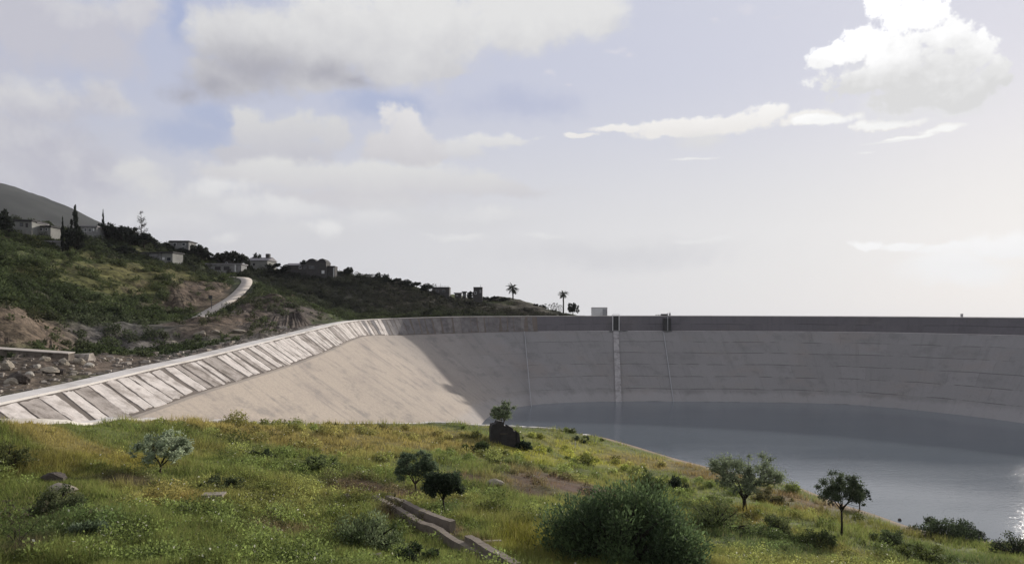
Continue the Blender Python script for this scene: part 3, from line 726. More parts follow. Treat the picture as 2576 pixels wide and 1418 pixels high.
shrub('shore_shrub', 'wide dark grey-green shrub at the water edge near the lower right', 2385, 1352, 180, 60, (.062, .082, .042), (.038, .052, .03), 109, 6500, .11, elong=2.4, droop=-.5, nc=34)
shrub('shore_shrub', 'small dark shrub touching the right end of the wide shore shrub', 2450, 1356, 70, 34, (.04, .05, .03), DKG2, 111, 1800, .11)
shrub('corner_shrub', 'leafy shrub at the lower right corner beside the glittering water', 2555, 1395, 130, 65, (.05, .065, .028), DKG2, 113, 3500, .10, nc=24)
shrub('weed_shrub', 'tall pale weed clump in the grass left of the concrete channel', 925, 1372, 190, 105, (.17, .205, .11), (.06, .085, .03), 115, 5200, .065, elong=3, droop=-.8, nc=32)
shrub('weed_shrub', 'pale blue-green weed clump near the lower left', 220, 1365, 110, 85, (.17, .21, .14), (.055, .08, .035), 117, 4000, .06, elong=2.6, droop=-.6, nc=24)
shrub('green_shrub', 'grey-green bush below the dark boulder at left', 150, 1290, 150, 80, (.13, .145, .07), (.05, .065, .03), 119, 5200, .07, nc=30)
shrub('green_shrub', 'low bush at the foot of the dark hut, on its right side', 1318, 1130, 50, 28, DKG, DKG2, 121, 1300, .14)
shrub('green_shrub', 'low green bush in front of the dark hut, on its left side', 1200, 1135, 90, 34, (.055, .08, .026), (.04, .055, .02), 123, 1800, .14)
shrub('green_shrub', 'bush in the grass between the channel and the lone tree, largest of the middle field', 790, 1180, 150, 40, (.11, .135, .055), (.07, .09, .038), 125, 3600, .11, nc=28)
shrub('green_shrub', 'dark low bush on the bottom edge left of the concrete channel', 1055, 1418, 150, 55, (.045, .065, .024), DKG2, 127, 4200, .075, nc=26)
shrub('green_shrub', 'bush on the slope between the umbrella tree and the large grey tree', 1955, 1345, 90, 62, (.12, .14, .055), (.07, .085, .036), 129, 3200, .09, nc=22)
shrub('green_shrub', 'dark bush on the bank below the umbrella tree, right of its trunk', 2235, 1365, 110, 45, (.085, .11, .045), (.05, .066, .03), 131, 3000, .10, nc=20)
shrub('green_shrub', 'low bush left of the trunk of the umbrella tree', 2060, 1368, 95, 42, (.10, .125, .05), (.055, .075, .03), 133, 2600, .10, nc=18)
shrub('green_shrub', 'pale low bushes at the foot of the large grey tree, on its right', 1930, 1262, 100, 34, (.115, .11, .045), (.06, .06, .03), 135, 2400, .12, nc=18)
shrub('green_shrub', 'yellowish bush on the far right bottom slope', 2330, 1412, 150, 48, (.085, .10, .028), (.05, .065, .022), 137, 3600, .09, nc=22)
shrub('edge_shrub', 'small twiggy bush on the far kerb left of centre', 845, 1082, 34, 26, (.07, .07, .035), (.05, .05, .03), 139, 700, .14)
shrub('edge_shrub', 'low row of bushes on the far kerb above the lone tree', 455, 1074, 90, 16, (.07, .08, .03), (.05, .055, .025), 141, 900, .12)
shrub('edge_shrub', 'dark bush by the kerb where the grass meets the water', 1462, 1108, 56, 16, DKG, DKG2, 143, 1000, .15)
shrub('green_shrub', 'small dark bush at the grassy top of the field left of centre', 660, 1150, 70, 26, (.045, .06, .022), DKG, 145, 1500, .11)
shrub('green_shrub', 'bush at the left edge of the field in the middle distance', 20, 1175, 120, 75, (.09, .10, .036), (.06, .07, .03), 147, 4200, .08, nc=24)
shrub('green_shrub', 'low grey shrub right of the orange dry grass patch', 560, 1225, 130, 40, (.075, .09, .045), (.05, .065, .03), 149, 3000, .085, nc=22)

CHL = np.array([at(x, y) for x, y in [(942, 1262), (1004, 1297), (1054, 1327), (1098, 1350), (1156, 1386), (1250, 1432)]])
CHR = np.array([at(x, y) for x, y in [(992, 1258), (1040, 1290), (1090, 1322), (1138, 1352), (1178, 1385), (1230, 1415), (1300, 1450)]])
# grass: one uncounted mass of blades
def grass():
    r = np.random.default_rng(5); n = 150000
    u = r.random(n); Y = 1/(1/27+(1/165-1/27)*u); X = Y*(r.uniform(-150, 2720, n)-CX)/FOC
    # extra to both sides so that a step aside still meets grass
    Z = field_z(X, Y); d, sd, _ = polyline_dist(X, Y, E)
    ok = (Z > .35+.5*r.random(n)) & ~((sd > 0) & (d > .1)) & (X > -50) & (polyline_dist(X, Y, CHL)[0] > .55) & (polyline_dist(X, Y, CHR)[0] > .5)
    X, Y, Z = X[ok], Y[ok], Z[ok]; n = len(X)
    c = field_col(X, Y)
    soil = np.exp(-((c-np.array(SOIL))**2).sum(-1)/.003)
    ok = r.random(n) > soil*.95; X, Y, Z, c = X[ok], Y[ok], Z[ok], c[ok]; n = len(X)
    hgt = (0.10+.62*sstep(.35, .75, fbm(X*.33, Y*.33, 131, 4))*r.uniform(.5, 1, n)+.10*r.random(n))*(1+Y/260)
    nb = 5; X = np.repeat(X, nb); Y = np.repeat(Y, nb); Z = np.repeat(Z, nb); hgt = np.repeat(hgt, nb)*r.uniform(.6, 1.25, n*nb); c = np.repeat(c, nb, 0)
    N = n*nb; X = X+r.normal(0, .10, N)*(1+Y/80); Y = Y+r.normal(0, .10, N)*(1+Y/80)
    w = np.maximum(.018, Y*.00042)*r.uniform(.6, 1.3, N); a = r.uniform(0, 2*math.pi, N); l = r.normal(0, .38, (N, 2))*hgt[:, None]
    dx = np.cos(a)*w; dy = np.sin(a)*w
    V = np.stack([np.stack([X-dx, Y-dy, Z-.05], -1), np.stack([X+dx, Y+dy, Z-.05], -1), np.stack([X+l[:, 0], Y+l[:, 1], Z+hgt], -1)], 1).reshape(-1, 3)
    c = np.clip(c*(1+.35*(r.random((N, 1))*2-1)), 0, 1); dry = (r.random(N) < .16)[:, None]; c = np.where(dry, c*.5+np.array((.13, .105, .055)), c)
    o = link('grass', mesh('grass', V, np.arange(3*N).reshape(-1, 3), M['grass'], col=np.repeat(c, 3, 0)))
    tag(o, 'long rough grass and dry stalks covering the field', 'grass', kind='stuff')
grass()
# broad-leaved weeds growing through the grass
def undergrowth():
    r = np.random.default_rng(9); n = 6500
    u = r.random(n); Y = 1/(1/29+(1/150-1/29)*u); X = Y*(r.uniform(-100, 2680, n)-CX)/FOC; Z = field_z(X, Y)
    d, sd, _ = polyline_dist(X, Y, E)
    dens = fbm(X*.07, Y*.07, 141, 4)
    ok = (Z > .8) & ~((sd > 0) | (d < 1)) & (r.random(n) < sstep(.42, .62, dens)*1.1+.10) & (X > -42); X, Y, Z = X[ok], Y[ok], Z[ok]
    rad = r.uniform(.22, .62, len(X))*(1+Y/150)*np.where(r.random(len(X)) < .15, 1.7, 1); cent = np.stack([X, Y, Z+rad*.35], -1)
    N = 300000; V, Fq, k = leaves(cent, rad, N, .075, seed=10, flat=.75)
    q = V.reshape(-1, 4, 3); ctr = q.mean(1, keepdims=True); q = ctr+(q-ctr)*(np.maximum(1, cent[k][:, 1]/55))[:, None, None]
    c = field_col(cent[:, 0], cent[:, 1])*.75+np.array((.03, .045, .016)); c = c[k]*(1+.45*(r.random((N, 1))*2-1))*(.5+1.1*r.random(len(X))[k][:, None])
    c = np.where((r.random(N) < .012)[:, None], np.array((.55, .54, .44)), c)
    o = link('undergrowth', mesh('undergrowth', q.reshape(-1, 3), Fq, M['leaf'], col=np.repeat(c, 4, 0)))
    tag(o, 'low leafy weeds and brambles spread through the field grass', 'weeds', kind='stuff')
undergrowth()

# ------------------------------------------------------------------ scrub and trees on the hill
def scrub():
    r = np.random.default_rng(15); n = 22000
    Y = r.uniform(85, 345, n); X = Y*(r.uniform(-120, 1480, n)-CX)/FOC; Z = hill_z(X, Y)
    d, sd, _ = polyline_dist(X, Y, PO[::6]); dr, _, _ = polyline_dist(X, Y, RD)
    c = hill_col(X, Y); bare = sstep(.075, .11, c[:, 0])
    dens = fbm(X*.05, Y*.05, 81, 5)
    ok = (sd > 0) & (d > 5) & (dr > 4.5) & (r.random(n) < (1-bare*.93)*np.where(Y > 255, 1, 1-.6*sstep(.45, .6, dens)))
    X, Y, Z, c = X[ok], Y[ok], Z[ok], c[ok]
    rad = r.uniform(.5, 1.5, len(X))*np.where(r.random(len(X)) < .12, 1.7, 1)*sstep(70, 130, Y)*np.where(d[ok] < 12, .55, 1)
    cent = np.stack([X, Y, Z+rad*.35], -1); N = 600000
    V, Fq, k = leaves(cent, rad, N, .27, seed=16, flat=.8, shell=.7)
    far = sstep(230, 300, Y)[:, None]
    cc = (np.array((.045, .060, .026))*(1-far)+np.array((.024, .027, .018))*far)*(.55+.9*r.random((len(X), 1)))*.8+c*.25
    c = cc[k]*(1+.4*(r.random((N, 1))*2-1))
    o = link('scrub', mesh('scrub', V, Fq, M['leaf'], col=np.repeat(c, 4, 0)))
    tag(o, 'dark scrub and brush covering the hillside', 'scrub', kind='stuff')
scrub()

PROTO = {}
def proto(kind):
    if kind in PROTO: return PROTO[kind]
    r = np.random.default_rng(abs(hash(kind)) % 1000 if False else sum(map(ord, kind))); mb = MB(); cent = []; rad = []
    n, size, c, c2, kw = 1500, .06, (.022, .028, .018), (.014, .018, .014), {}
    if kind.startswith('round'):
        for j in range(26):
            a = r.uniform(0, 6.28); q = r.random()**.5*.4; hh = r.uniform(.28, .86)*(1-.5*q*q); cent.append((q*math.cos(a), q*math.sin(a), hh)); rad.append(r.uniform(.10, .2))
        mb.tube([(0, 0, -.1), (.01, 0, .25), (0, .01, .6)], [.035, .028, .012])
        for c_ in cent[::4]: mb.tube([(0, 0, .25), np.array(c_)*.7+np.array([0, 0, .06]), c_], [.018, .012, .005], 4)
    elif kind == 'spread':
        for j in range(30):
            a = r.uniform(0, 6.28); q = r.random()**.5*.46; cent.append((q*math.cos(a), q*math.sin(a), r.uniform(.45, .85)-.2*q)); rad.append(r.uniform(.09, .16))
        mb.tube([(0, 0, -.1), (.02, 0, .3), (0, 0, .6)], [.04, .03, .015])
        for c_ in cent[::3]: mb.tube([(0, 0, .3), np.array(c_)*.6+np.array([0, 0, .12]), c_], [.02, .013, .005], 4)
    elif kind == 'conifer':
        for j in range(60):
            t = r.random()**.8; q = (1-t)*.5; a = r.uniform(0, 6.28); s_ = q*r.uniform(.3, 1); cent.append((s_*math.cos(a), s_*math.sin(a), .12+.88*t)); rad.append(.04+.10*(1-t))
        mb.tube([(0, 0, -.05), (0, 0, .5), (0, 0, 1.0)], [.03, .018, .004]); n = 1800
    elif kind == 'cypress':
        for j in range(40):
            t = r.random(); w_ = .36*math.sin(math.pi*min(.98, t*.85+.13))**.7; a = r.uniform(0, 6.28); s_ = w_*r.uniform(0, .6); cent.append((s_*math.cos(a), s_*math.sin(a), .06+.9*t)); rad.append(.06+w_*.25)
        mb.tube([(0, 0, -.05), (0, 0, .9)], [.05, .01]); kw = dict(flat=.5); n = 1800
    elif kind == 'bare':
        mb.tube([(0, 0, -.1), (.012, 0, .5), (0, 0, 1.0)], [.03, .018, .004], 6)
        for j in range(58):
            t = .22+.76*r.random(); q = (1-t)**.8*.55*r.uniform(.5, 1.1)+.03; a = r.uniform(0, 6.28); e = np.array((q*math.cos(a), q*math.sin(a)*.8, t+q*.22))
            mb.tube([(0, 0, t), e*np.array([.5, .5, 0])+np.array([0, 0, t+q*.02]), e], [.009, .006, .002], 3)
            for i_ in range(2): mb.tube([(np.array([0, 0, t])+e)/2, e+r.normal(0, .05, 3)], [.004, .0015], 3)
            cent.append(tuple(e)); rad.append(.03)
        n = 420; size = .016
    elif kind == 'thicket':
        for j in range(22):
            x_ = r.uniform(-.48, .48); cent.append((x_, r.uniform(-.2, .2), r.uniform(.15, .75)*(1-1.2*x_*x_))); rad.append(r.uniform(.09, .2))
        for c_ in cent: mb.tube([(c_[0]*.5, 0, -.1), c_], [.015, .004], 4)
    elif kind == 'twig':
        for j in range(26):
            x_ = r.uniform(-.45, .45); t_ = (x_+r.normal(0, .12), r.normal(0, .15), r.uniform(.35, 1)); mb.tube([(x_*.8, 0, -.1), ((x_+t_[0])/2, 0, t_[2]*.5), t_], [.009, .006, .003], 3); cent.append(t_); rad.append(.06)
        n = 320; size = .035
    crown = leafmesh('crown', cent, rad, n, size, c, .4, c2, seed=77, **kw)
    PROTO[kind] = (crown, mb.me('trunk', M['darkbark'], True))
    return PROTO[kind]
def hill_tree(kind, name, label, x, ytop, w, Y=None, ybase=None, group='trees on the hill'):
    if Y is None:
        h = hill_hit(x, ybase) if ybase else None
        Y = h[1] if h is not None else 330
    X = Y*(x-CX)/FOC; zb = float(hill_z(np.array([X]), np.array([Y]))[0])-.3; zt = EYE-Y*(ytop-HY)/FOC
    k = w*Y/FOC; H = max(.8, zt-zb, k*(.8 if kind not in ('twig', 'thicket') else .45)); zb = zt-H
    root = empty(name, (X, Y, zb), rng.uniform(0, 6.28) if kind not in ('thicket', 'twig', 'bare') else 0, (k, k, H))
    tag(root, label, 'tree', group); cr, tr = proto(kind); link('trunk', tr, root); link('crown', cr, root)
    return root
T = hill_tree
T('round1', 'broadleaf_tree', 'dark blurred tree above the white house at the left edge', 12, 526, 44, 232)
T('cypress', 'cypress_tree', 'slim dark cypress, taller of the two, right of the white house', 157, 543, 15, 236)
T('cypress', 'cypress_tree', 'short slim cypress just right of the taller cypress', 171, 566, 11, 240)
T('conifer', 'conifer_tree', 'tall dark araucaria with layered branches among the left houses', 188, 516, 42, 246)
T('round2', 'broadleaf_tree', 'dark tree mass at the foot of the tall araucaria', 190, 572, 60, 240)
T('conifer', 'conifer_tree', 'thin spire-topped conifer at the foot of the mountain slope', 259, 527, 14, 284)
T('round1', 'broadleaf_tree', 'broad dark tree right of the grey house, below the spire conifer', 272, 560, 62, 282)
T('round2', 'broadleaf_tree', 'largest round dark tree of the left skyline clump', 303, 566, 66, 284)
T('round3', 'broadleaf_tree', 'greyer tree at the right of the left skyline clump', 328, 566, 44, 288)
T('bare', 'bare_tree', 'tall bare leafless tree against the sky on the left ridge', 355, 532, 46, 286)
T('spread', 'broadleaf_tree', 'flat spreading dark tree at the base of the bare tree', 362, 582, 60, 282)
T('round1', 'broadleaf_tree', 'dark bush left of the flat spreading tree under the bare tree', 340, 588, 44, 280)
T('thicket', 'tree_clump', 'dark row of trees below the left skyline clump', 265, 600, 130, 268)
T('thicket', 'tree_clump', 'grey thicket in front of the flat dark roof on the ridge', 425, 612, 90, 296)
T('round3', 'broadleaf_tree', 'soft grey tree right of the flat dark roof on the ridge', 497, 611, 48, 300)
T('round1', 'broadleaf_tree', 'small grey tree stepping down right of the soft grey tree', 517, 622, 34, 302)
T('round2', 'broadleaf_tree', 'dark tree left of the big dark tree behind the long low building', 549, 634, 40, 304)
T('spread', 'broadleaf_tree', 'big dark tree behind the long low white building', 588, 627, 74, 306)
T('round3', 'broadleaf_tree', 'small tree between the big dark tree and the chimney house', 621, 641, 16, 312)
T('round1', 'broadleaf_tree', 'dark tree peeping over the roof of the white chimney house', 645, 636, 32, 326)
T('thicket', 'tree_clump', 'ragged bushes between the chimney house and the dark brick house', 698, 655, 60, 316)
T('round2', 'broadleaf_tree', 'bush growing beside the roof of the dark brick house', 766, 652, 26, 326)
T('round3', 'broadleaf_tree', 'lone fuzzy round tree on the ridge right of the dark brick house', 877, 669, 30, 338)
T('thicket', 'tree_clump', 'low dark bushes under the lone fuzzy tree on the ridge', 900, 688, 60, 338)
T('round1', 'broadleaf_tree', 'broad dark crown on the middle of the far ridge', 955, 686, 64, 342)
T('thicket', 'tree_clump', 'dark thicket right of the broad crown on the far ridge', 1000, 694, 70, 344)
T('thicket', 'tree_clump', 'long thicket sloping down left of the flat terrace house', 1048, 703, 80, 346)
T('twig', 'twiggy_bush', 'thin twiggy bush left of the flat terrace house', 1083, 714, 40, 352)
T('round2', 'broadleaf_tree', 'small bush at the left side of the tower house', 1185, 731, 22, 356)
T('thicket', 'tree_clump', 'low hump of bushes right of the tower house', 1245, 739, 70, 360)
T('round1', 'broadleaf_tree', 'little round bush left of the foot of the taller palm', 1279, 748, 16, 364)
T('thicket', 'tree_clump', 'flat dark bushes right of the taller palm', 1345, 759, 60, 366)
T('twig', 'twiggy_bush', 'bare twiggy bush between the two palms', 1385, 762, 52, 368)
T('twig', 'twiggy_bush', 'low bare twigs just left of the smaller palm', 1404, 767, 30, 369)
T('round3', 'broadleaf_tree', 'dark round tree right of the smaller palm at the end of the hill', 1441, 758, 34, 370)

def palm(label, x, ytop, ybase, w, crown_px, Y):
    X = Y*(x-CX)/FOC; zb = EYE-Y*(ybase-HY)/FOC-.6; zb = min(zb, float(hill_z(np.array([X]), np.array([Y]))[0])-.2) if True else zb
    zt = EYE-Y*(ytop-HY)/FOC; k = Y/FOC; H = zt-zb-crown_px*k*.45
    root = empty('palm_tree', (X, Y, zb)); tag(root, label, 'palm', 'palms on the hill skyline')
    MB().tube([(0, 0, 0), (.1, 0, H*.5), (0, 0, H)], [.42, .34, .38], 8).build('trunk', M['darkbark'], root, True)
    r = np.random.default_rng(int(x)); V = []; Fq = []; W = w*k/2
    for j in range(46):
        a = r.uniform(0, 6.28); e = r.uniform(-.75, 1.35); L = W*r.uniform(.85, 1.15)*(1 if abs(e) < .9 else .85); p = np.array([0, 0, H]); d = np.array([math.cos(a)*math.cos(e), math.sin(a)*math.cos(e), math.sin(e)])
        side = np.array([-math.sin(a), math.cos(a), 0])
        for s_ in range(7):
            q = p+d*L/7; ll = L*.24*math.sin(math.pi*(s_+.8)/8.2)
            for sg in (-1, 1):
                o = len(V); tip = (p+q)/2+side*sg*ll+d*ll*.6-np.array([0, 0, ll*.45]); V += [p, q, tip]; Fq.append([o, o+1, o+2])
            o = len(V); V += [p-side*.05, p+side*.05, q]; Fq.append([o, o+1, o+2])
            p = q; d = d-np.array([0, 0, .17]); d /= np.linalg.norm(d)
    link('crown', mesh('crown', np.array(V), Fq, M['leaf'], col=np.tile(np.array([[.022, .028, .016]]), (len(V), 1))), root)
palm('taller palm with a shaggy crown, left one on the skyline', 1290, 711, 765, 36, 30, 364)
palm('smaller palm with a thin trunk, right one near the pale cabin', 1417, 728, 786, 28, 26, 370)

# ------------------------------------------------------------------ houses
def house(name, label, rect, Y, depth, wall, roof, kind='flat', windows=(), rot=0, overhang=.45, door=None, cat='house', chimney=None, roofh=1.6, extra=None):
    x0, x1, yt, yb = rect; xm = (x0+x1)/2; hh_ = hill_hit(xm, yb); Y = min(Y+12, float(hh_[1])+.5) if hh_ is not None else Y; k = Y/FOC; w = (x1-x0)*k/2; hgt = (yb-yt)*k; base = P(xm, yb, Y)
    o = empty(name, tuple(base), rot); tag(o, label, cat, 'houses on the hill')
    MB().box((-w, 0, -3.5), (w, depth, hgt)).build('wall', M[wall], o)
    if kind == 'flat':
        r_ = MB().box((-w-overhang, -overhang, hgt), (w+overhang, depth+overhang, hgt+.45)).build('roof', M[roof], o)
    else:
        z0 = hgt-.02; ov = overhang
        V = [(-w-ov, -ov, z0), (w+ov, -ov, z0), (w+ov, depth+ov, z0), (-w-ov, depth+ov, z0)]
        if kind == 'gable': V += [(-w-ov, depth/2, z0+roofh), (w+ov, depth/2, z0+roofh)]; Fc = [(0, 1, 5, 4), (2, 3, 4, 5), (1, 2, 5), (3, 0, 4), (3, 2, 1, 0)]
        else: V += [(0, -ov, z0+roofh), (0, depth+ov, z0+roofh)]; Fc = [(1, 2, 5, 4), (3, 0, 4, 5), (0, 1, 4), (2, 3, 5), (3, 2, 1, 0)]
        r_ = MB().add(V, Fc).build('roof', M[roof], o)
    if chimney:
        cx_, cw, ch = chimney; cx_ = (cx_-xm)*k; cz = hgt+(roofh if kind != 'flat' else .2)
        MB().box((cx_-cw*k/2, depth*.4, hgt-.5), (cx_+cw*k/2, depth*.4+cw*k, cz+ch*k)).build('chimney', M['dark_wall'], r_)
    for (a, b, c, d, *m_) in windows:
        f = MB().box(((a-xm)*k, -.10, (yb-d)*k), ((b-xm)*k, .02, (yb-c)*k)).build('window', M[m_[0] if m_ else 'white_paint'], o)
        e = .12
        MB().box(((a-xm)*k+e, -.13, (yb-d)*k+e), ((b-xm)*k-e, -.095, (yb-c)*k-e)).build('pane', M[m_[1] if len(m_) > 1 else 'glass'], f)
    if door:
        a, b, c = door; MB().box(((a-xm)*k, -.08, 0), ((b-xm)*k, .02, (yb-c)*k)).build('door', M['dark_wall'], o)
    return o
def hY(x, y, dflt):
    h = hill_hit(x, y); return float(h[1]) if h is not None else dflt
house('villa', 'long low white house with flat dark roof near the left edge', (18, 79, 556, 572), 228, 8, 'white_wall', 'roof_dark', windows=[(25, 33, 560, 568), (50, 58, 560, 569, 'dark_wall')], door=(64, 70, 561), chimney=(69, 8, 6), rot=.05)
house('annex', 'small block with white window frames at the right end of the left villa', (79, 92, 561, 574), 231, 6, 'dark_wall', 'roof_grey', windows=[(82, 90, 562, 567), (83, 91, 568, 573)], rot=.05)
house('villa', 'low white house with dark roof left of the cypresses', (90, 128, 571, 584), 233, 6, 'white_wall', 'roof_dark', windows=[(100, 108, 574, 580), (114, 121, 574, 580)], rot=-.05)
house('villa', 'grey house with pale windows between araucaria and skyline trees', (206, 242, 571, 590), 262, 7, 'grey_wall', 'roof_grey', windows=[(212, 219, 574, 583), (222, 230, 574, 583), (232, 238, 573, 582, 'dark_wall', 'white_paint')], rot=.1)
house('shed', 'low pale wall-like shed at the foot of the cypress', (115, 152, 609, 622), hY(130, 624, 225), 3, 'white_wall', 'roof_grey', windows=[(119, 126, 611, 619, 'grey_wall'), (130, 138, 611, 619, 'grey_wall')], rot=.03)
o = house('villa', 'white flat-roofed house with lit front above the green slope', (405, 435, 636, 657), 262, 7, 'white_wall', 'roof_dark', windows=[(407, 415, 646, 654, 'grey_wall', 'white_paint'), (420, 431, 647, 656, 'roof_grey')], rot=-.12)
house('garden_wall_house', 'long low grey outbuilding joining the white flat-roofed house at left', (345, 405, 637, 649), 262, 5, 'grey_wall', 'roof_dark', windows=[(352, 360, 640, 646, 'white_wall')], rot=-.04, cat='outbuilding')
house('villa', 'flat dark-roofed house on the ridge half hidden by grey trees', (429, 474, 608, 622), 300, 8, 'grey_wall', 'roof_dark', windows=[(436, 444, 611, 618), (458, 466, 611, 618)], rot=.04)
house('long_building', 'long low pale building with pillared right end above the road', (500, 606, 665, 683), 288, 7, 'grey_wall', 'roof_grey', windows=[(540, 556, 669, 680, 'white_wall', 'roof_dark'), (562, 578, 669, 680, 'white_wall', 'roof_dark'), (590, 593, 666, 683, 'white_paint', 'white_paint'), (597, 604, 667, 682, 'white_wall', 'roof_grey')], rot=.03, cat='building')
house('roof_hut', 'small dark block rising behind the roof of the long low building', (564, 586, 656, 668), 292, 4, 'dark_wall', 'roof_dark', windows=[(568, 573, 659, 664)], rot=.03, cat='building')
house('cottage', 'white house with sloping roof and a dark chimney on the ridge', (620, 674, 655, 682), 314, 9, 'white_wall', 'roof_grey', 'gable', windows=[(636, 641, 662, 668, 'dark_wall')], chimney=(664, 9, 9), rot=-.12, roofh=1.7)
house('brick_house', 'low dark wing with grey roof left of the tall dark house', (723, 777, 667, 680), 324, 8, 'dark_wall', 'roof_grey', 'gable', windows=[(752, 758, 669, 676), (764, 771, 669, 677, 'grey_wall')], roofh=1.2, rot=.05)
o = house('brick_house', 'tall dark house with twin rounded gables and a small lit window', (771, 820, 660, 700), 327, 9, 'dark_wall', 'roof_dark', 'flat', windows=[(809, 816, 680, 688, 'white_paint', 'white_paint'), (778, 790, 668, 676, 'grey_wall')], rot=.02, overhang=.1)  # small window's lit look is put into the white pane colour
kk = o.location[1]/FOC
for xa, xb, hh in ((771, 796, 9), (798, 820, 9)):
    n_ = 9; V = []; xm = 795.5
    for yy in (-.05, 9.05):
        V += [((xa+(xb-xa)*j/(n_-1)-xm)*kk, yy, 40*kk+.25+hh*kk*math.sin(math.pi*j/(n_-1))**.7*(.9 if j < 5 else 1)) for j in range(n_)]
    MB().add(V, [[j, j+1, j+1+n_, j+n_] for j in range(n_-1)]+[list(range(n_))[::-1], list(range(n_, 2*n_)), [0, n_, 2*n_-1, n_-1]]).build('gable', M['roof_dark'], o)
house('brick_house', 'low dark annex with a pale right edge, right of the tall dark house', (821, 842, 671, 700), 326, 6, 'dark_wall', 'roof_dark', windows=[(838, 841.5, 673, 699, 'white_wall', 'white_paint')], rot=.03, overhang=.05)
o = house('terrace_house', 'flat dark terrace house with a roof railing on the far ridge', (1087, 1130, 724, 745), 352, 8, 'dark_wall', 'roof_dark', windows=[(1096, 1104, 729, 735, 'grey_wall'), (1112, 1120, 729, 735, 'grey_wall')], overhang=.1)
rl = MB(); kk = o.location[1]/FOC
for j in range(12): rl.box((-4.1+j*.72, 0, 21*kk+.2), (-4.05+j*.72, .06, 21*kk+1.0))
rl.box((-4.1, 0, 21*kk+.95), (3.9, .06, 21*kk+1.02)); rl.build('railing', M['dark_metal'], o)
for sx in (-2.8, -.1): MB().tube([(sx, .5, 21*kk), (sx, .5, 21*kk+2.4)], [.07, .03], 5).build('roof_post', M['dark_metal'], o)
house('flat_shed', 'low flat shed between the terrace house and the tower house', (1144, 1160, 738, 750), 354, 4, 'dark_wall', 'roof_grey', windows=[(1147, 1152, 741, 745)], cat='shed')
house('block_shed', 'tiny dark square block just right of the low flat shed', (1164, 1172, 735, 752), 355, 3, 'dark_wall', 'roof_dark', windows=[(1166, 1170, 739, 744)], cat='shed')
o = house('tower_house', 'narrow dark tower house with a roof aerial on the far ridge', (1191, 1213, 724, 760), 357, 6, 'dark_wall', 'roof_dark', windows=[(1206, 1211, 728, 737, 'grey_wall', 'roof_grey'), (1194, 1199, 733, 740)], overhang=.05, cat='house')
MB().tube([(1.3, 1, 36*o.location[1]/FOC), (1.3, 1, 44*o.location[1]/FOC)], [.1, .06], 5).build('aerial', M['dark_metal'], o)
# summit building
o = empty('summit_hut', tuple(P(10, 475, 2195)-np.array([0, 0, 6]))); tag(o, 'tiny dark square building on the summit of the distant mountain', 'building')
MB().box((-7, 0, 0), (7, 12, 17)).build('wall', M['dark_wall'], o); MB().box((-8, -1, 17), (8, 13, 18.5)).build('roof', M['roof_dark'], o)

# ------------------------------------------------------------------ walls, ruins and stones
rw = empty('retaining_wall', tuple(P(85, 897, 95))); tag(rw, 'thick pale concrete wall above the rubble at the left edge', 'wall')
k = 95/FOC
MB().add([(-110*k, 0, -1.2), (87*k, 0, -1.2), (87*k, 0, 7*k), (-110*k, 0, 20*k), (-110*k, 1.3, -1.2), (87*k, 1.3, -1.2), (87*k, 1.3, 9*k), (-110*k, 1.3, 22*k)],
         [(0, 1, 2, 3), (5, 4, 7, 6), (3, 2, 6, 7), (1, 5, 6, 2), (4, 0, 3, 7), (4, 5, 1, 0)]).build('wall', M['concrete'], rw)
MB().add([(-110*k, -.12, 20*k), (88*k, -.12, 7*k), (88*k, 1.4, 9.2*k), (-110*k, 1.4, 22.2*k), (-110*k, -.12, 22*k), (88*k, -.12, 9*k), (88*k, 1.4, 11.2*k), (-110*k, 1.4, 24.2*k)],
         [(0, 1, 5, 4), (1, 2, 6, 5), (2, 3, 7, 6), (3, 0, 4, 7), (4, 5, 6, 7), (3, 2, 1, 0)]).build('coping', M['road'], rw)

def rock(name, label, p, w, h, mat, seed, group=None, depth=.8, cat='rock', sink=.2, slabby=False):
    r = np.random.default_rng(seed); n1, n2 = 13, 18; V = []; Fq = []; fac = r.normal(size=(9, 3)); fac /= np.linalg.norm(fac, axis=1)[:, None]; fd = r.uniform(.62, .95, 9)
    for i in range(n1):
        th = math.pi*i/(n1-1)
        for j in range(n2):
            ph = 2*math.pi*j/n2; d = np.array([math.sin(th)*math.cos(ph), math.sin(th)*math.sin(ph), math.cos(th)])
            e = .62 if slabby else .8; d = np.sign(d)*np.abs(d)**e
            rr = .75+.5*float(fbm(np.array([d[0]*1.7+seed]), np.array([d[1]*1.7+d[2]*2.3]), seed, 3)[0])
            dd = fac@d; m_ = dd > .05; rr = min(rr, float((fd[m_]/dd[m_]).min())) if m_.any() else rr; rr += r.normal(0, .02)
            V.append(d*rr*np.array([w/2, w/2*depth, h/2])+np.array([0, 0, h*(.5-sink)]))
    for i in range(n1-1):
        for j in range(n2): a = i*n2+j; b = i*n2+(j+1) % n2; Fq.append([a, a+n2, b+n2, b])
    o = link(name, mesh(name, np.array(V), Fq, M[mat])); o.location = tuple(p); o.rotation_euler = (r.normal(0, .12), r.normal(0, .12), r.uniform(-.4, .4))
    return tag(o, label, cat, group)
def frock(label, x, y, w, h, mat, seed, **kw):
    p = at(x, y); k = mpp(p); return rock('boulder', label, p, w*k, h*k, mat, seed, **kw)
frock('dark flat-topped boulder in the left field, upper of two', 130, 1212, 62, 34, 'dark_stone', 201, slabby=True)
frock('pale flat boulder in the left field just below the dark boulder', 158, 1240, 66, 34, 'stone', 202, slabby=True)
frock('pale smooth stone half buried in grass at lower left', 240, 1302, 56, 24, 'stone', 203)
frock('small white stone right of the half-buried pale stone', 365, 1302, 20, 16, 'white_stone', 204)
frock('white stone on the brown soil near the bottom left', 620, 1384, 26, 16, 'stone', 205)
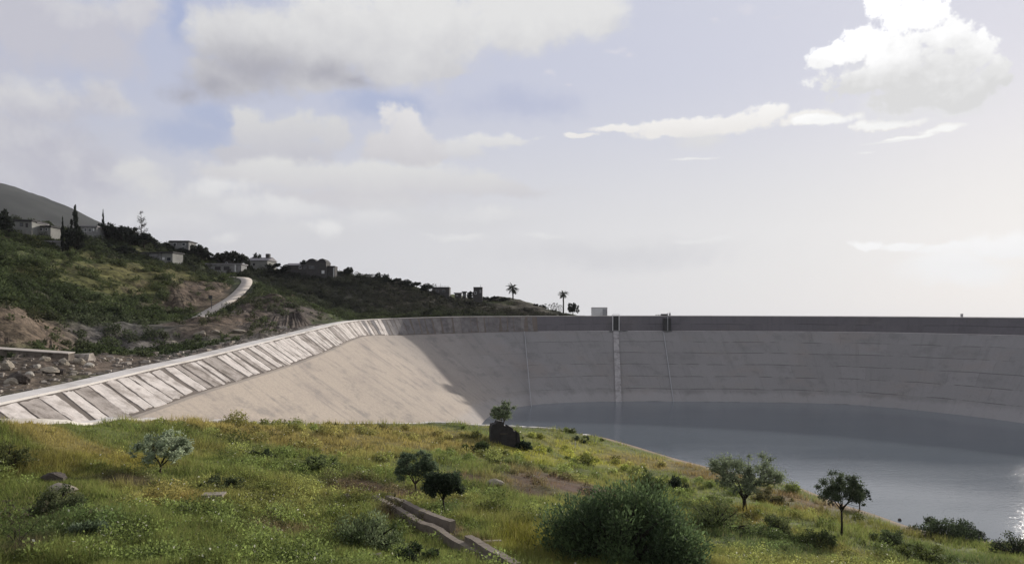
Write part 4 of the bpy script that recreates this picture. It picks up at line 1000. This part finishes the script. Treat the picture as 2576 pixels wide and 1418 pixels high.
frock('small white stone at the right of the brown bottom soil', 952, 1400, 24, 15, 'stone', 206)
frock('pale stone in the grass above the channel head', 870, 1252, 34, 14, 'stone', 207)
frock('black rock on the sandy shore left of the umbrella tree', 2090, 1270, 18, 10, 'dark_stone', 208)
frock('black rock at the waterline below the large grey tree', 1996, 1234, 15, 11, 'dark_stone', 209)
frock('black rock on the shore between umbrella tree and wide shrub', 2263, 1312, 14, 12, 'dark_stone', 210)
frock('dark rock on the eroded bank left of the wide shore shrub', 2340, 1345, 22, 12, 'dark_stone', 211)
frock('brown bank rock beside the wide shore shrub, its left end', 2300, 1335, 36, 14, 'stone', 212)
frock('stony lump among the dry soil right of the touching trees', 1245, 1222, 46, 20, 'stone', 213)
frock('dark lump in the bare soil left of the big dark bush', 1480, 1238, 40, 18, 'dark_stone', 214)
# stone bench-like slab
p = at(537, 1262); k = mpp(p)
o = empty('stone_slab', tuple(p), .05); tag(o, 'low table-like grey stone slab on two blocks in the left field', 'slab')
MB().box((-26*k, -.4, 14*k), (26*k, .4, 21*k), .02).build('top', M['stone'], o)
for sx in (-22, 16): MB().box((sx*k, -.3, -.3), ((sx+6)*k, .3, 14*k-.004), .0).build('block', M['dark_stone'], o)
# rubble boulders below the retaining wall
spots = [(20, 930, 44, 40, 'stone', 'large grey boulder at the very left of the rubble'), (48, 962, 60, 44, 'dark_stone', 'dark boulder low in the rubble by the path'), (92, 925, 26, 16, 'white_stone', 'bright white stone in the middle of the rubble'),
         (125, 935, 70, 20, 'stone', 'long pale stone lying along the rubble slope'), (160, 915, 44, 22, 'stone', 'pale block under the right end of the retaining wall'), (200, 915, 40, 24, 'stone', 'pale boulder right of the retaining wall end'),
         (222, 922, 34, 20, 'white_stone', 'white boulder at the right end of the rubble'), (75, 945, 30, 18, 'white_stone', 'whitish stone beside the dark low boulder'), (150, 940, 40, 22, 'dark_stone', 'brown boulder on the right half of the rubble'),
         (112, 905, 34, 16, 'stone', 'grey stone close under the retaining wall'), (185, 940, 30, 16, 'stone', 'small stone right of the brown rubble boulder'), (28, 965, 40, 26, 'stone', 'round boulder at the left foot of the rubble')]
def rubble():
    r = np.random.default_rng(61); mb = MB(); n = 9000
    Y = r.uniform(62, 200, n); X = -52-r.exponential(np.where(Y < 108, 9, 2.2)); Z = hill_z(X, Y); d, sd, _ = polyline_dist(X, Y, PO[::6])
    px = CX+FOC*X/Y; py = HY-FOC*(Z-EYE)/Y; ok = (sd > 0) & (d > .4) & (px > -90) & (py > 893-np.maximum(0, px-170)*.2); Q = np.stack([X, Y, Z], -1)[ok][:1500]
    for q in Q:
        s_ = r.lognormal(-1.5, .55)*(1+q[1]/200); V = r.normal(0, 1, (8, 3))*.12+np.array([(-1, -1, -1), (1, -1, -1), (1, 1, -1), (-1, 1, -1), (-.8, -.8, .7), (.8, -.8, .7), (.8, .8, .7), (-.8, .8, .7)])
        a = r.uniform(0, 6.28); R = np.array([[math.cos(a), -math.sin(a), 0], [math.sin(a), math.cos(a), 0], [0, 0, 1]])
        mb.add((V*np.array([1, r.uniform(.5, 1), r.uniform(.35, .8)])*s_*.6)@R.T+q, [(3, 2, 1, 0), (4, 5, 6, 7), (0, 1, 5, 4), (1, 2, 6, 5), (2, 3, 7, 6), (3, 0, 4, 7)])
    tag(mb.build('rubble', M['rubble']), 'loose stones and broken rubble on the bank along the crest path', 'rubble', kind='stuff')
M['rubble'] = plain('rubble_stone', (.20, .17, .145), .5, .45, .95, .4, (.42, .39, .35))
rubble()
for j, (x, y, w, h, mt, lb) in enumerate(spots):
    q = hill_hit(x, y)
    if q is None: continue
    kq = q[1]/FOC; rock('rubble_boulder', lb, q, w*kq*.8, h*kq*.9, mt, 230+j, group='rubble boulders by the crest path', sink=.3)
for j, (x, y, w, h, lb) in enumerate([(430, 868, 40, 18, 'stony lump beside the crest path under the brown bank'), (505, 842, 34, 14, 'pale stone on the bank below the access road, left'), (545, 838, 26, 12, 'pale stone on the bank below the access road, right'), (600, 836, 34, 12, 'grey stone on the slope above the crest path')]):
    q = hill_hit(x, y); kq = q[1]/FOC; rock('bank_boulder', lb, q, w*kq, h*kq, 'stone', 250+j, sink=.3)
q = hill_hit(532, 778); o = empty('road_sign', tuple(q-np.array([0, 0, .2]))); tag(o, 'dark signpost beside the access road on the brown cutting', 'sign')
MB().tube([(0, 0, 0), (0, 0, 3.8)], [.09, .08], 6).build('post', M['dark_metal'], o); MB().box((-.8, -.06, 3.2), (.25, .0, 4.2)).build('panel', M['dark_metal'], o)

# ruined concrete channel
def run(name, label, pts, thick, hgt, mat, parent=None, jag=.05, down=1.2):
    pp = [at(x, y) for x, y in pts]; pp, _ = resample(pp, 34); t = np.gradient(pp[:, :2], axis=0); t /= np.linalg.norm(t, axis=1)[:, None]
    n = np.stack([-t[:, 1], t[:, 0], 0*t[:, 0]], -1)*thick/2
    zz = np.convolve(np.pad(pp[:, 2], 4, 'edge'), np.ones(9)/9, 'valid'); pp[:, 2] = zz
    h0 = hgt(np.linspace(0, 1, 34)) if callable(hgt) else np.full(34, hgt)
    h0 = h0+np.convolve(rng.normal(0, jag*2, 40), np.ones(7)/7, 'valid'); z = np.zeros((34, 3)); z[:, 2] = 1
    rows = [pp-n-z*down, pp-n+z*h0[:, None], pp+n*(1+rng.normal(0, .06, 34))[:, None]+z*(h0+rng.normal(0, jag*.5, 34))[:, None], pp+n-z*down]
    R = np.concatenate(rows); m_ = 34; Fq = []
    for r_ in range(3):
        for i in range(m_-1): a = r_*m_+i; Fq.append([a, a+1, a+1+m_, a+m_])
    Fq += [[0, m_, 2*m_, 3*m_], [m_-1, 4*m_-1, 3*m_-1, 2*m_-1]]
    return link(name, mesh(name, R, Fq, M[mat]), parent)
ch = empty('channel'); tag(ch, 'ruined open concrete channel running diagonally through the grass to the bottom edge', 'channel')
run('left_wall', '', [(942, 1262), (1004, 1297), (1054, 1327), (1098, 1350), (1156, 1386), (1250, 1432)], .42, .5, 'channel_wall', ch, jag=.03)
run('inner_ledge', '', [(1100, 1352), (1150, 1378), (1190, 1402), (1225, 1425)], .3, .2, 'concrete', ch)
run('right_wall', '', [(975, 1264), (1040, 1298), (1085, 1322), (1139, 1348)], .42, lambda t: .55+.3*t, 'channel_wall', ch, jag=.03)
run('right_wall', '', [(1178, 1388), (1230, 1418), (1300, 1452)], .45, lambda t: .95-.2*t, 'channel_wall', ch, jag=.025)
run('channel_bed', '', [(960, 1264), (1050, 1312), (1125, 1358), (1265, 1440)], 1.0, .03, 'dark_stone', ch, jag=.02)
run('end_sill', '', [(955, 1258), (972, 1256), (995, 1258)], .3, .5, 'dark_stone', ch)
p = at(1238, 1372); o = empty('timber_plank', tuple(p+np.array([0, 0, .25])), .1); tag(o, 'short pale plank lying right of the tallest channel wall', 'plank')
MB().box((-.5, -.12, 0), (.55, .12, .07)).build('board', M['stone'], o)

# dark ruined hut
p = at(1268, 1118); k = mpp(p); o = empty('ruined_hut', tuple(p), .12); tag(o, 'dark ruined stone hut at the far edge of the field by the water', 'hut')
w = 33*k; H = 52*k; d = 3.0
V = [(-w, 0, -.8), (w*.9, 0, -.8), (w*.9, 0, H*.62), (w*.74, 0, H*.64), (w*.70, 0, H*.78), (w*.30, 0, H*.92), (w*.26, 0, H*.84), (w*.02, 0, H*.9), (-w*.12, 0, H*1.12), (-w*.5, 0, H*1.16), (-w*.62, 0, H*1.02), (-w*.92, 0, H*.98), (-w, 0, H*.8)]
n_ = len(V); V2 = [(a, d, c*.93 if c > 0 else c) for a, b_, c in V]
MB().add(V+V2, [list(range(n_))]+[list(range(n_, 2*n_))[::-1]]+[[j, j+n_, (j+1) % n_+n_, (j+1) % n_] for j in range(n_)]).build('wall', M['hut_stone'], o)
MB().box((-w*.2, -.09, -.2), (w*.18, .02, H*.5)).build('doorway', M['roof_dark'], o)
MB().box((-w*.28, -.14, H*.5+.003), (w*.26, -.02, H*.56)).build('lintel', M['dark_stone'], o)
MB().box((-w*.78, -.07, H*.5), (-w*.5, .02, H*.7)).build('window', M['roof_dark'], o)
MB().add([(w*.98, .2, -.8), (w*1.35, .2, -.8), (w*1.2, .2, H*.5), (w*.98, .2, H*.62), (w*.98, 2.4, -.8), (w*1.35, 2.4, -.8), (w*1.2, 2.4, H*.45), (w*.98, 2.4, H*.6)],
         [(0, 1, 2, 3), (5, 4, 7, 6), (3, 2, 6, 7), (1, 5, 6, 2), (4, 0, 3, 7)]).build('buttress', M['hut_stone'], o)

# shore and field posts
for x, y, h, lb in [(1447, 1128, 20, 'thin pale marker post in the yellow grass near the kerb'), (1495, 1104, 10, 'short dark post on the shore slope, nearest the kerb'), (870, 1079, 16, 'thin dark stick on the far kerb left of the hut')]:
    p = at(x, y); k = mpp(p); o = MB().tube([(0, 0, -.2), (.02, 0, h*k)], [.07, .06], 6).build('field_post', M['pale_concrete' if 'pale' in lb else 'dark_metal']); o.location = tuple(p); tag(o, lb, 'post')

# ------------------------------------------------------------------ camera, sun, sky
cam = bpy.data.cameras.new('camera'); co_ = bpy.data.objects.new('camera', cam); COL.objects.link(co_)
co_.location = (0, 0, EYE); co_.rotation_euler = (math.pi/2, 0, 0)
cam.sensor_width = 36; cam.lens = 36*FOC/2576; cam.shift_y = (HY-709)/2576; cam.clip_start = .1; cam.clip_end = 12000
SC.camera = co_
sd = Vector((math.sin(SUN_AZ)*math.cos(SUN_EL), math.cos(SUN_AZ)*math.cos(SUN_EL), math.sin(SUN_EL)))
su = bpy.data.lights.new('sun', 'SUN'); su.energy = 5.0; su.angle = math.radians(1.1); su.color = (1, .93, .84)
so = bpy.data.objects.new('sun', su); COL.objects.link(so); so.rotation_euler = (-sd).to_track_quat('-Z', 'Y').to_euler()

W = bpy.data.worlds.new('World'); SC.world = W; W.use_nodes = True
nt = NT(W.node_tree); bg = nt.n['Background']
sky = nt.new('ShaderNodeTexSky'); sn = sky.node; sn.sky_type = 'NISHITA'; sn.sun_disc = False; sn.sun_elevation = SUN_EL; sn.sun_rotation = SUN_AZ
sn.air_density = 1.0; sn.dust_density = 2.0; sn.ozone_density = 1.5
bg.inputs['Strength'].default_value = .1
gd = nt.new('ShaderNodeTexCoord', out=0)
sp = nt.n.new('ShaderNodeSeparateXYZ'); nt.l.new(nt.vm('NORMALIZE', gd), sp.inputs[0]); dx, dy, dz = sp.outputs
az = nt.m('ARCTAN2', dx, dy); el = nt.m('ARCSINE', dz)
ae = nt.new('ShaderNodeCombineXYZ', (az, el, 0.))
n1 = nt.noise(nt.vm('MULTIPLY', gd, (1., 1., 1.5)), 5.5, 7, .58)
nv = nt.noise(nt.vm('MULTIPLY', gd, (1., 1., 1.4)), 9., 6, .6, out=1)
nf = nt.noise(gd, 18., 8, .62); nff = nt.noise(gd, 42., 8, .66)
warp = nt.vm('MULTIPLY', nt.vm('SUBTRACT', nv, (.5, .5, .5)), (.11, .06, 0.))
aw = nt.vm('ADD', ae, warp)
awf = nt.vm('ADD', ae, nt.vm('MULTIPLY', warp, (.45, .45, 0.)))
def AE(x, y):
    a_ = math.atan((x-CX)/FOC); return a_, math.atan((HY-y)/FOC*math.cos(a_))
def field(blobs, src, k=.25):
    acc = None
    for (x, y, rx, ry) in blobs:
        a_, e_ = AE(x, y); ca = math.cos(a_); sx = FOC/(rx*ca*ca); sy = FOC/(ry*ca)
        l = nt.vm('LENGTH', nt.vm('MULTIPLY_ADD', src, (sx, sy, 0.), (-a_*sx, -e_*sy, 0.)), out=1)
        v = nt.m('SUBTRACT', 1., l)
        acc = v if acc is None else nt.m('SMOOTH_MAX', acc, v, k)
    return acc
def S10(c): return tuple(x*10 for x in c)          # radiances below are what the sky shows; the background strength is 0.1
elt = nt.mr(el, 0., .40, 0., 1., 'LINEAR'); azt = nt.mr(az, -.65, .65, 0., 1., 'LINEAR')
low = nt.mix(azt, S10((.58, .58, .62)), S10((.78, .78, .785)))
high = nt.mix(azt, S10((.46, .50, .65)), S10((.66, .67, .76)))
hz_ = nt.mix(nt.mr(elt, .25, .85), low, high)
base = nt.mix(nt.mr(el, .35, .9, .98, .7), sky, hz_)
def layer(cur, blobs, top, bot, y0, y1, soft, amp, alpha=1., fine=.9, src=None, shade=.6):
    f = field(blobs, src or aw)
    g = nt.m('ADD', f, nt.m('MULTIPLY', nt.m('SUBTRACT', n1, .5), amp))
    if fine: g = nt.m('ADD', g, nt.m('ADD', nt.m('MULTIPLY', nt.m('SUBTRACT', nf, .5), fine*.6), nt.m('MULTIPLY', nt.m('SUBTRACT', nff, .5), fine*.7)))
    al = nt.m('MULTIPLY', nt.mr(g, 0., soft), alpha)
    e0 = AE(CX, y1)[1]; e1 = AE(CX, y0)[1]
    t = nt.m('ADD', nt.mr(el, e0, e1, 0., 1., 'LINEAR'), nt.m('MULTIPLY', nt.m('SUBTRACT', nf, .5), shade), clamp=True)
    t = nt.m('ADD', t, nt.m('MULTIPLY', nt.m('SUBTRACT', n1, .5), shade), clamp=True)
    return nt.mix(al, cur, nt.mix(t, S10(bot), S10(top)))
L = base
L = layer(L, [(455, 40, 60, 100), (480, 335, 170, 70), (960, 275, 170, 55), (540, 300, 120, 60)], (.35, .42, .64), (.38, .44, .62), 0, 400, .8, .3, .75)
L = layer(L, [(1300, 265, 260, 60)], (.44, .48, .65), (.44, .48, .64), 0, 400, .9, .3, .7)
L = layer(L, [(60, 50, 230, 160), (250, 90, 170, 140), (340, 30, 90, 90), (-150, 150, 250, 250)], (.74, .74, .74), (.54, .54, .61), 0, 190, .6, .45, shade=1.4)
L = layer(L, [(60, 260, 220, 80), (230, 250, 110, 70), (80, 360, 260, 110), (200, 430, 200, 90), (60, 500, 240, 90)], (.77, .77, .76), (.50, .50, .57), 190, 480, .6, .5, shade=1.4)
L = layer(L, [(330, 430, 100, 48), (380, 460, 70, 36)], (.76, .76, .76), (.66, .66, .67), 380, 480, .8, .4)
L = layer(L, [(620, 90, 170, 100), (820, 90, 230, 130), (1050, 80, 260, 140), (1320, 40, 230, 100), (560, 190, 130, 60), (800, 190, 190, 60), (1120, 175, 90, 30), (1000, 170, 110, 50), (1450, 30, 170, 70)],
          (.76, .76, .76), (.58, .58, .61), 0, 250, .5, .55, shade=1.4)
L = layer(L, [(640, 155, 230, 95), (820, 180, 200, 70), (540, 215, 170, 70), (910, 210, 110, 40), (460, 235, 110, 45)], (.45, .45, .48), (.37, .37, .43), 90, 220, 1.1, .5, .92, shade=.9)
L = layer(L, [(650, 330, 80, 64), (740, 335, 95, 60), (830, 345, 70, 58), (720, 385, 160, 44), (600, 390, 90, 36)], (.72, .72, .71), (.55, .55, .60), 270, 410, .55, .6, fine=1.6)
L = layer(L, [(1000, 325, 56, 56), (1010, 375, 95, 54), (950, 380, 70, 46), (1060, 395, 60, 34)], (.75, .74, .75), (.58, .57, .60), 280, 420, .5, .6, fine=1.6)
L = layer(L, [(1230, 360, 110, 26), (1165, 385, 95, 34), (1300, 357, 50, 11)], (.77, .77, .77), (.62, .62, .65), 335, 400, .6, .4)
L = layer(L, [(760, 440, 270, 44), (1000, 460, 300, 50), (1240, 472, 250, 30), (600, 440, 150, 40), (900, 500, 300, 44)], (.74, .74, .73), (.60, .59, .62), 410, 500, .6, .5, .95)
L = layer(L, [(1100, 560, 460, 80), (800, 600, 340, 60), (500, 520, 250, 60), (1500, 640, 500, 60)], (.67, .67, .68), (.61, .61, .64), 500, 680, 1., .6, .85)
L = layer(L, [(450, 555, 150, 36), (690, 530, 200, 40), (960, 565, 190, 34), (560, 480, 120, 40), (1250, 540, 200, 30)], (.78, .78, .78), (.62, .62, .65), 490, 610, .8, .7, .85, fine=1.4)
L = layer(L, [(1160, 600, 110, 16), (1390, 603, 110, 14), (560, 605, 50, 24), (800, 580, 60, 26), (1550, 610, 90, 12)], (.78, .78, .78), (.66, .66, .68), 580, 630, .8, .5, .9)
L = layer(L, [(1560, 322, 110, 14), (1690, 316, 130, 20), (1850, 305, 110, 24), (1935, 287, 60, 20), (2060, 302, 130, 20), (2230, 312, 150, 18), (1460, 340, 60, 7), (2370, 325, 80, 17), (2290, 343, 90, 10), (1700, 330, 160, 20)],
          (.97, .96, .94), (.83, .81, .79), 280, 345, .5, .4, fine=2.6, src=awf)
L = layer(L, [(2230, 311, 150, 15), (2370, 325, 80, 15), (2290, 344, 100, 9), (2080, 305, 110, 16)], (1.12, 1.12, 1.11), (.95, .95, .94), 290, 345, .55, .4, fine=2.2, src=awf)
L = layer(L, [(1750, 350, 90, 36)], (.76, .75, .75), (.70, .70, .70), 320, 380, 1., .3, .8)
L = layer(L, [(1745, 399, 80, 5), (2180, 380, 45, 4), (2250, 352, 120, 5)], (.86, .86, .86), (.84, .84, .84), 300, 410, .8, .1, .8, src=awf)
L = layer(L, [(2260, 260, 220, 60), (2420, 260, 160, 60), (2300, 200, 200, 90), (2180, 200, 110, 60)], (.76, .76, .76), (.77, .77, .78), 180, 320, .8, .4, .95)
L = layer(L, [(2230, 30, 80, 55), (2290, 50, 110, 70), (2150, 215, 100, 46), (2300, 245, 170, 46), (2430, 230, 110, 50), (2360, 100, 80, 60), (2180, 110, 60, 40), (2120, 140, 80, 30), (2080, 150, 40, 26), (2430, 150, 70, 55), (2490, 190, 50, 36), (2260, 130, 110, 60), (2380, 180, 110, 50), (2250, 190, 120, 50), (2530, 205, 24, 18)],
          (1.22, 1.22, 1.22), (.70, .70, .70), 90, 300, .42, .4, fine=3.2, src=awf, shade=1.4)
L = layer(L, [(1545, 122, 40, 8), (1580, 130, 30, 6), (1890, 28, 28, 12), (1960, 46, 34, 6), (1826, 56, 24, 6), (1395, 182, 22, 12), (1442, 204, 12, 6)], (.68, .68, .76), (.66, .66, .74), 0, 220, 1., .3, .8, fine=.3)
L = layer(L, [(1800, 598, 70, 10), (1740, 606, 80, 8)], (.80, .79, .80), (.76, .76, .76), 580, 620, .8, .3, .8)
L = layer(L, [(2180, 614, 60, 14), (2270, 612, 70, 15), (2380, 622, 130, 20), (2500, 606, 100, 32), (2600, 598, 110, 42), (2420, 665, 220, 60)], (1.0, 1.0, 1.0), (.88, .88, .88), 585, 690, .6, .35, .85, fine=.2)
# broken bright cloud added over the unseen rest of the sky to light the ground
ovr = nt.m('MAXIMUM', nt.mr(el, .46, .62), nt.mr(nt.m('ABSOLUTE', az), .75, 1.1))
L = nt.mix(nt.m('MULTIPLY', ovr, nt.mr(n1, .36, .58, .2, .9)), L, nt.mix(nt.mr(nf, .3, .7), S10((.44, .44, .48)), S10((.66, .66, .66))))
nt.l.new(L, bg.inputs['Color'])
try: W.cycles.sampling_method = 'MANUAL'; W.cycles.sample_map_resolution = 512
except Exception: pass

# thin air over the land
HAZE = 4.5e-5
if HAZE:
    hm = bpy.data.materials.new('haze_air'); hm.use_nodes = True; h = NT(hm.node_tree); h.n.remove(h.n['Principled BSDF'])
    pv = h.n.new('ShaderNodeVolumePrincipled'); pv.inputs['Density'].default_value = HAZE; pv.inputs['Color'].default_value = (.85, .88, .95, 1); pv.inputs['Anisotropy'].default_value = .2
    h.l.new(pv.outputs[0], h.n['Material Output'].inputs['Volume'])
    o = MB().box((-4800, -4800, -7), (4800, 4800, 620)).build('haze', hm); tag(o, 'thin pale haze in the air over the whole valley', 'haze', kind='stuff')

SC.view_settings.view_transform = 'Standard'; SC.view_settings.look = 'None'; SC.view_settings.exposure = 0; SC.view_settings.gamma = 1
cy = SC.cycles; cy.use_denoising = True; cy.max_bounces = 5; cy.diffuse_bounces = 3; cy.glossy_bounces = 3; cy.transmission_bounces = 2; cy.volume_bounces = 0; cy.transparent_max_bounces = 4
cy.sample_clamp_indirect = 5; cy.sample_clamp_direct = 40; cy.caustics_reflective = False; cy.caustics_refractive = False
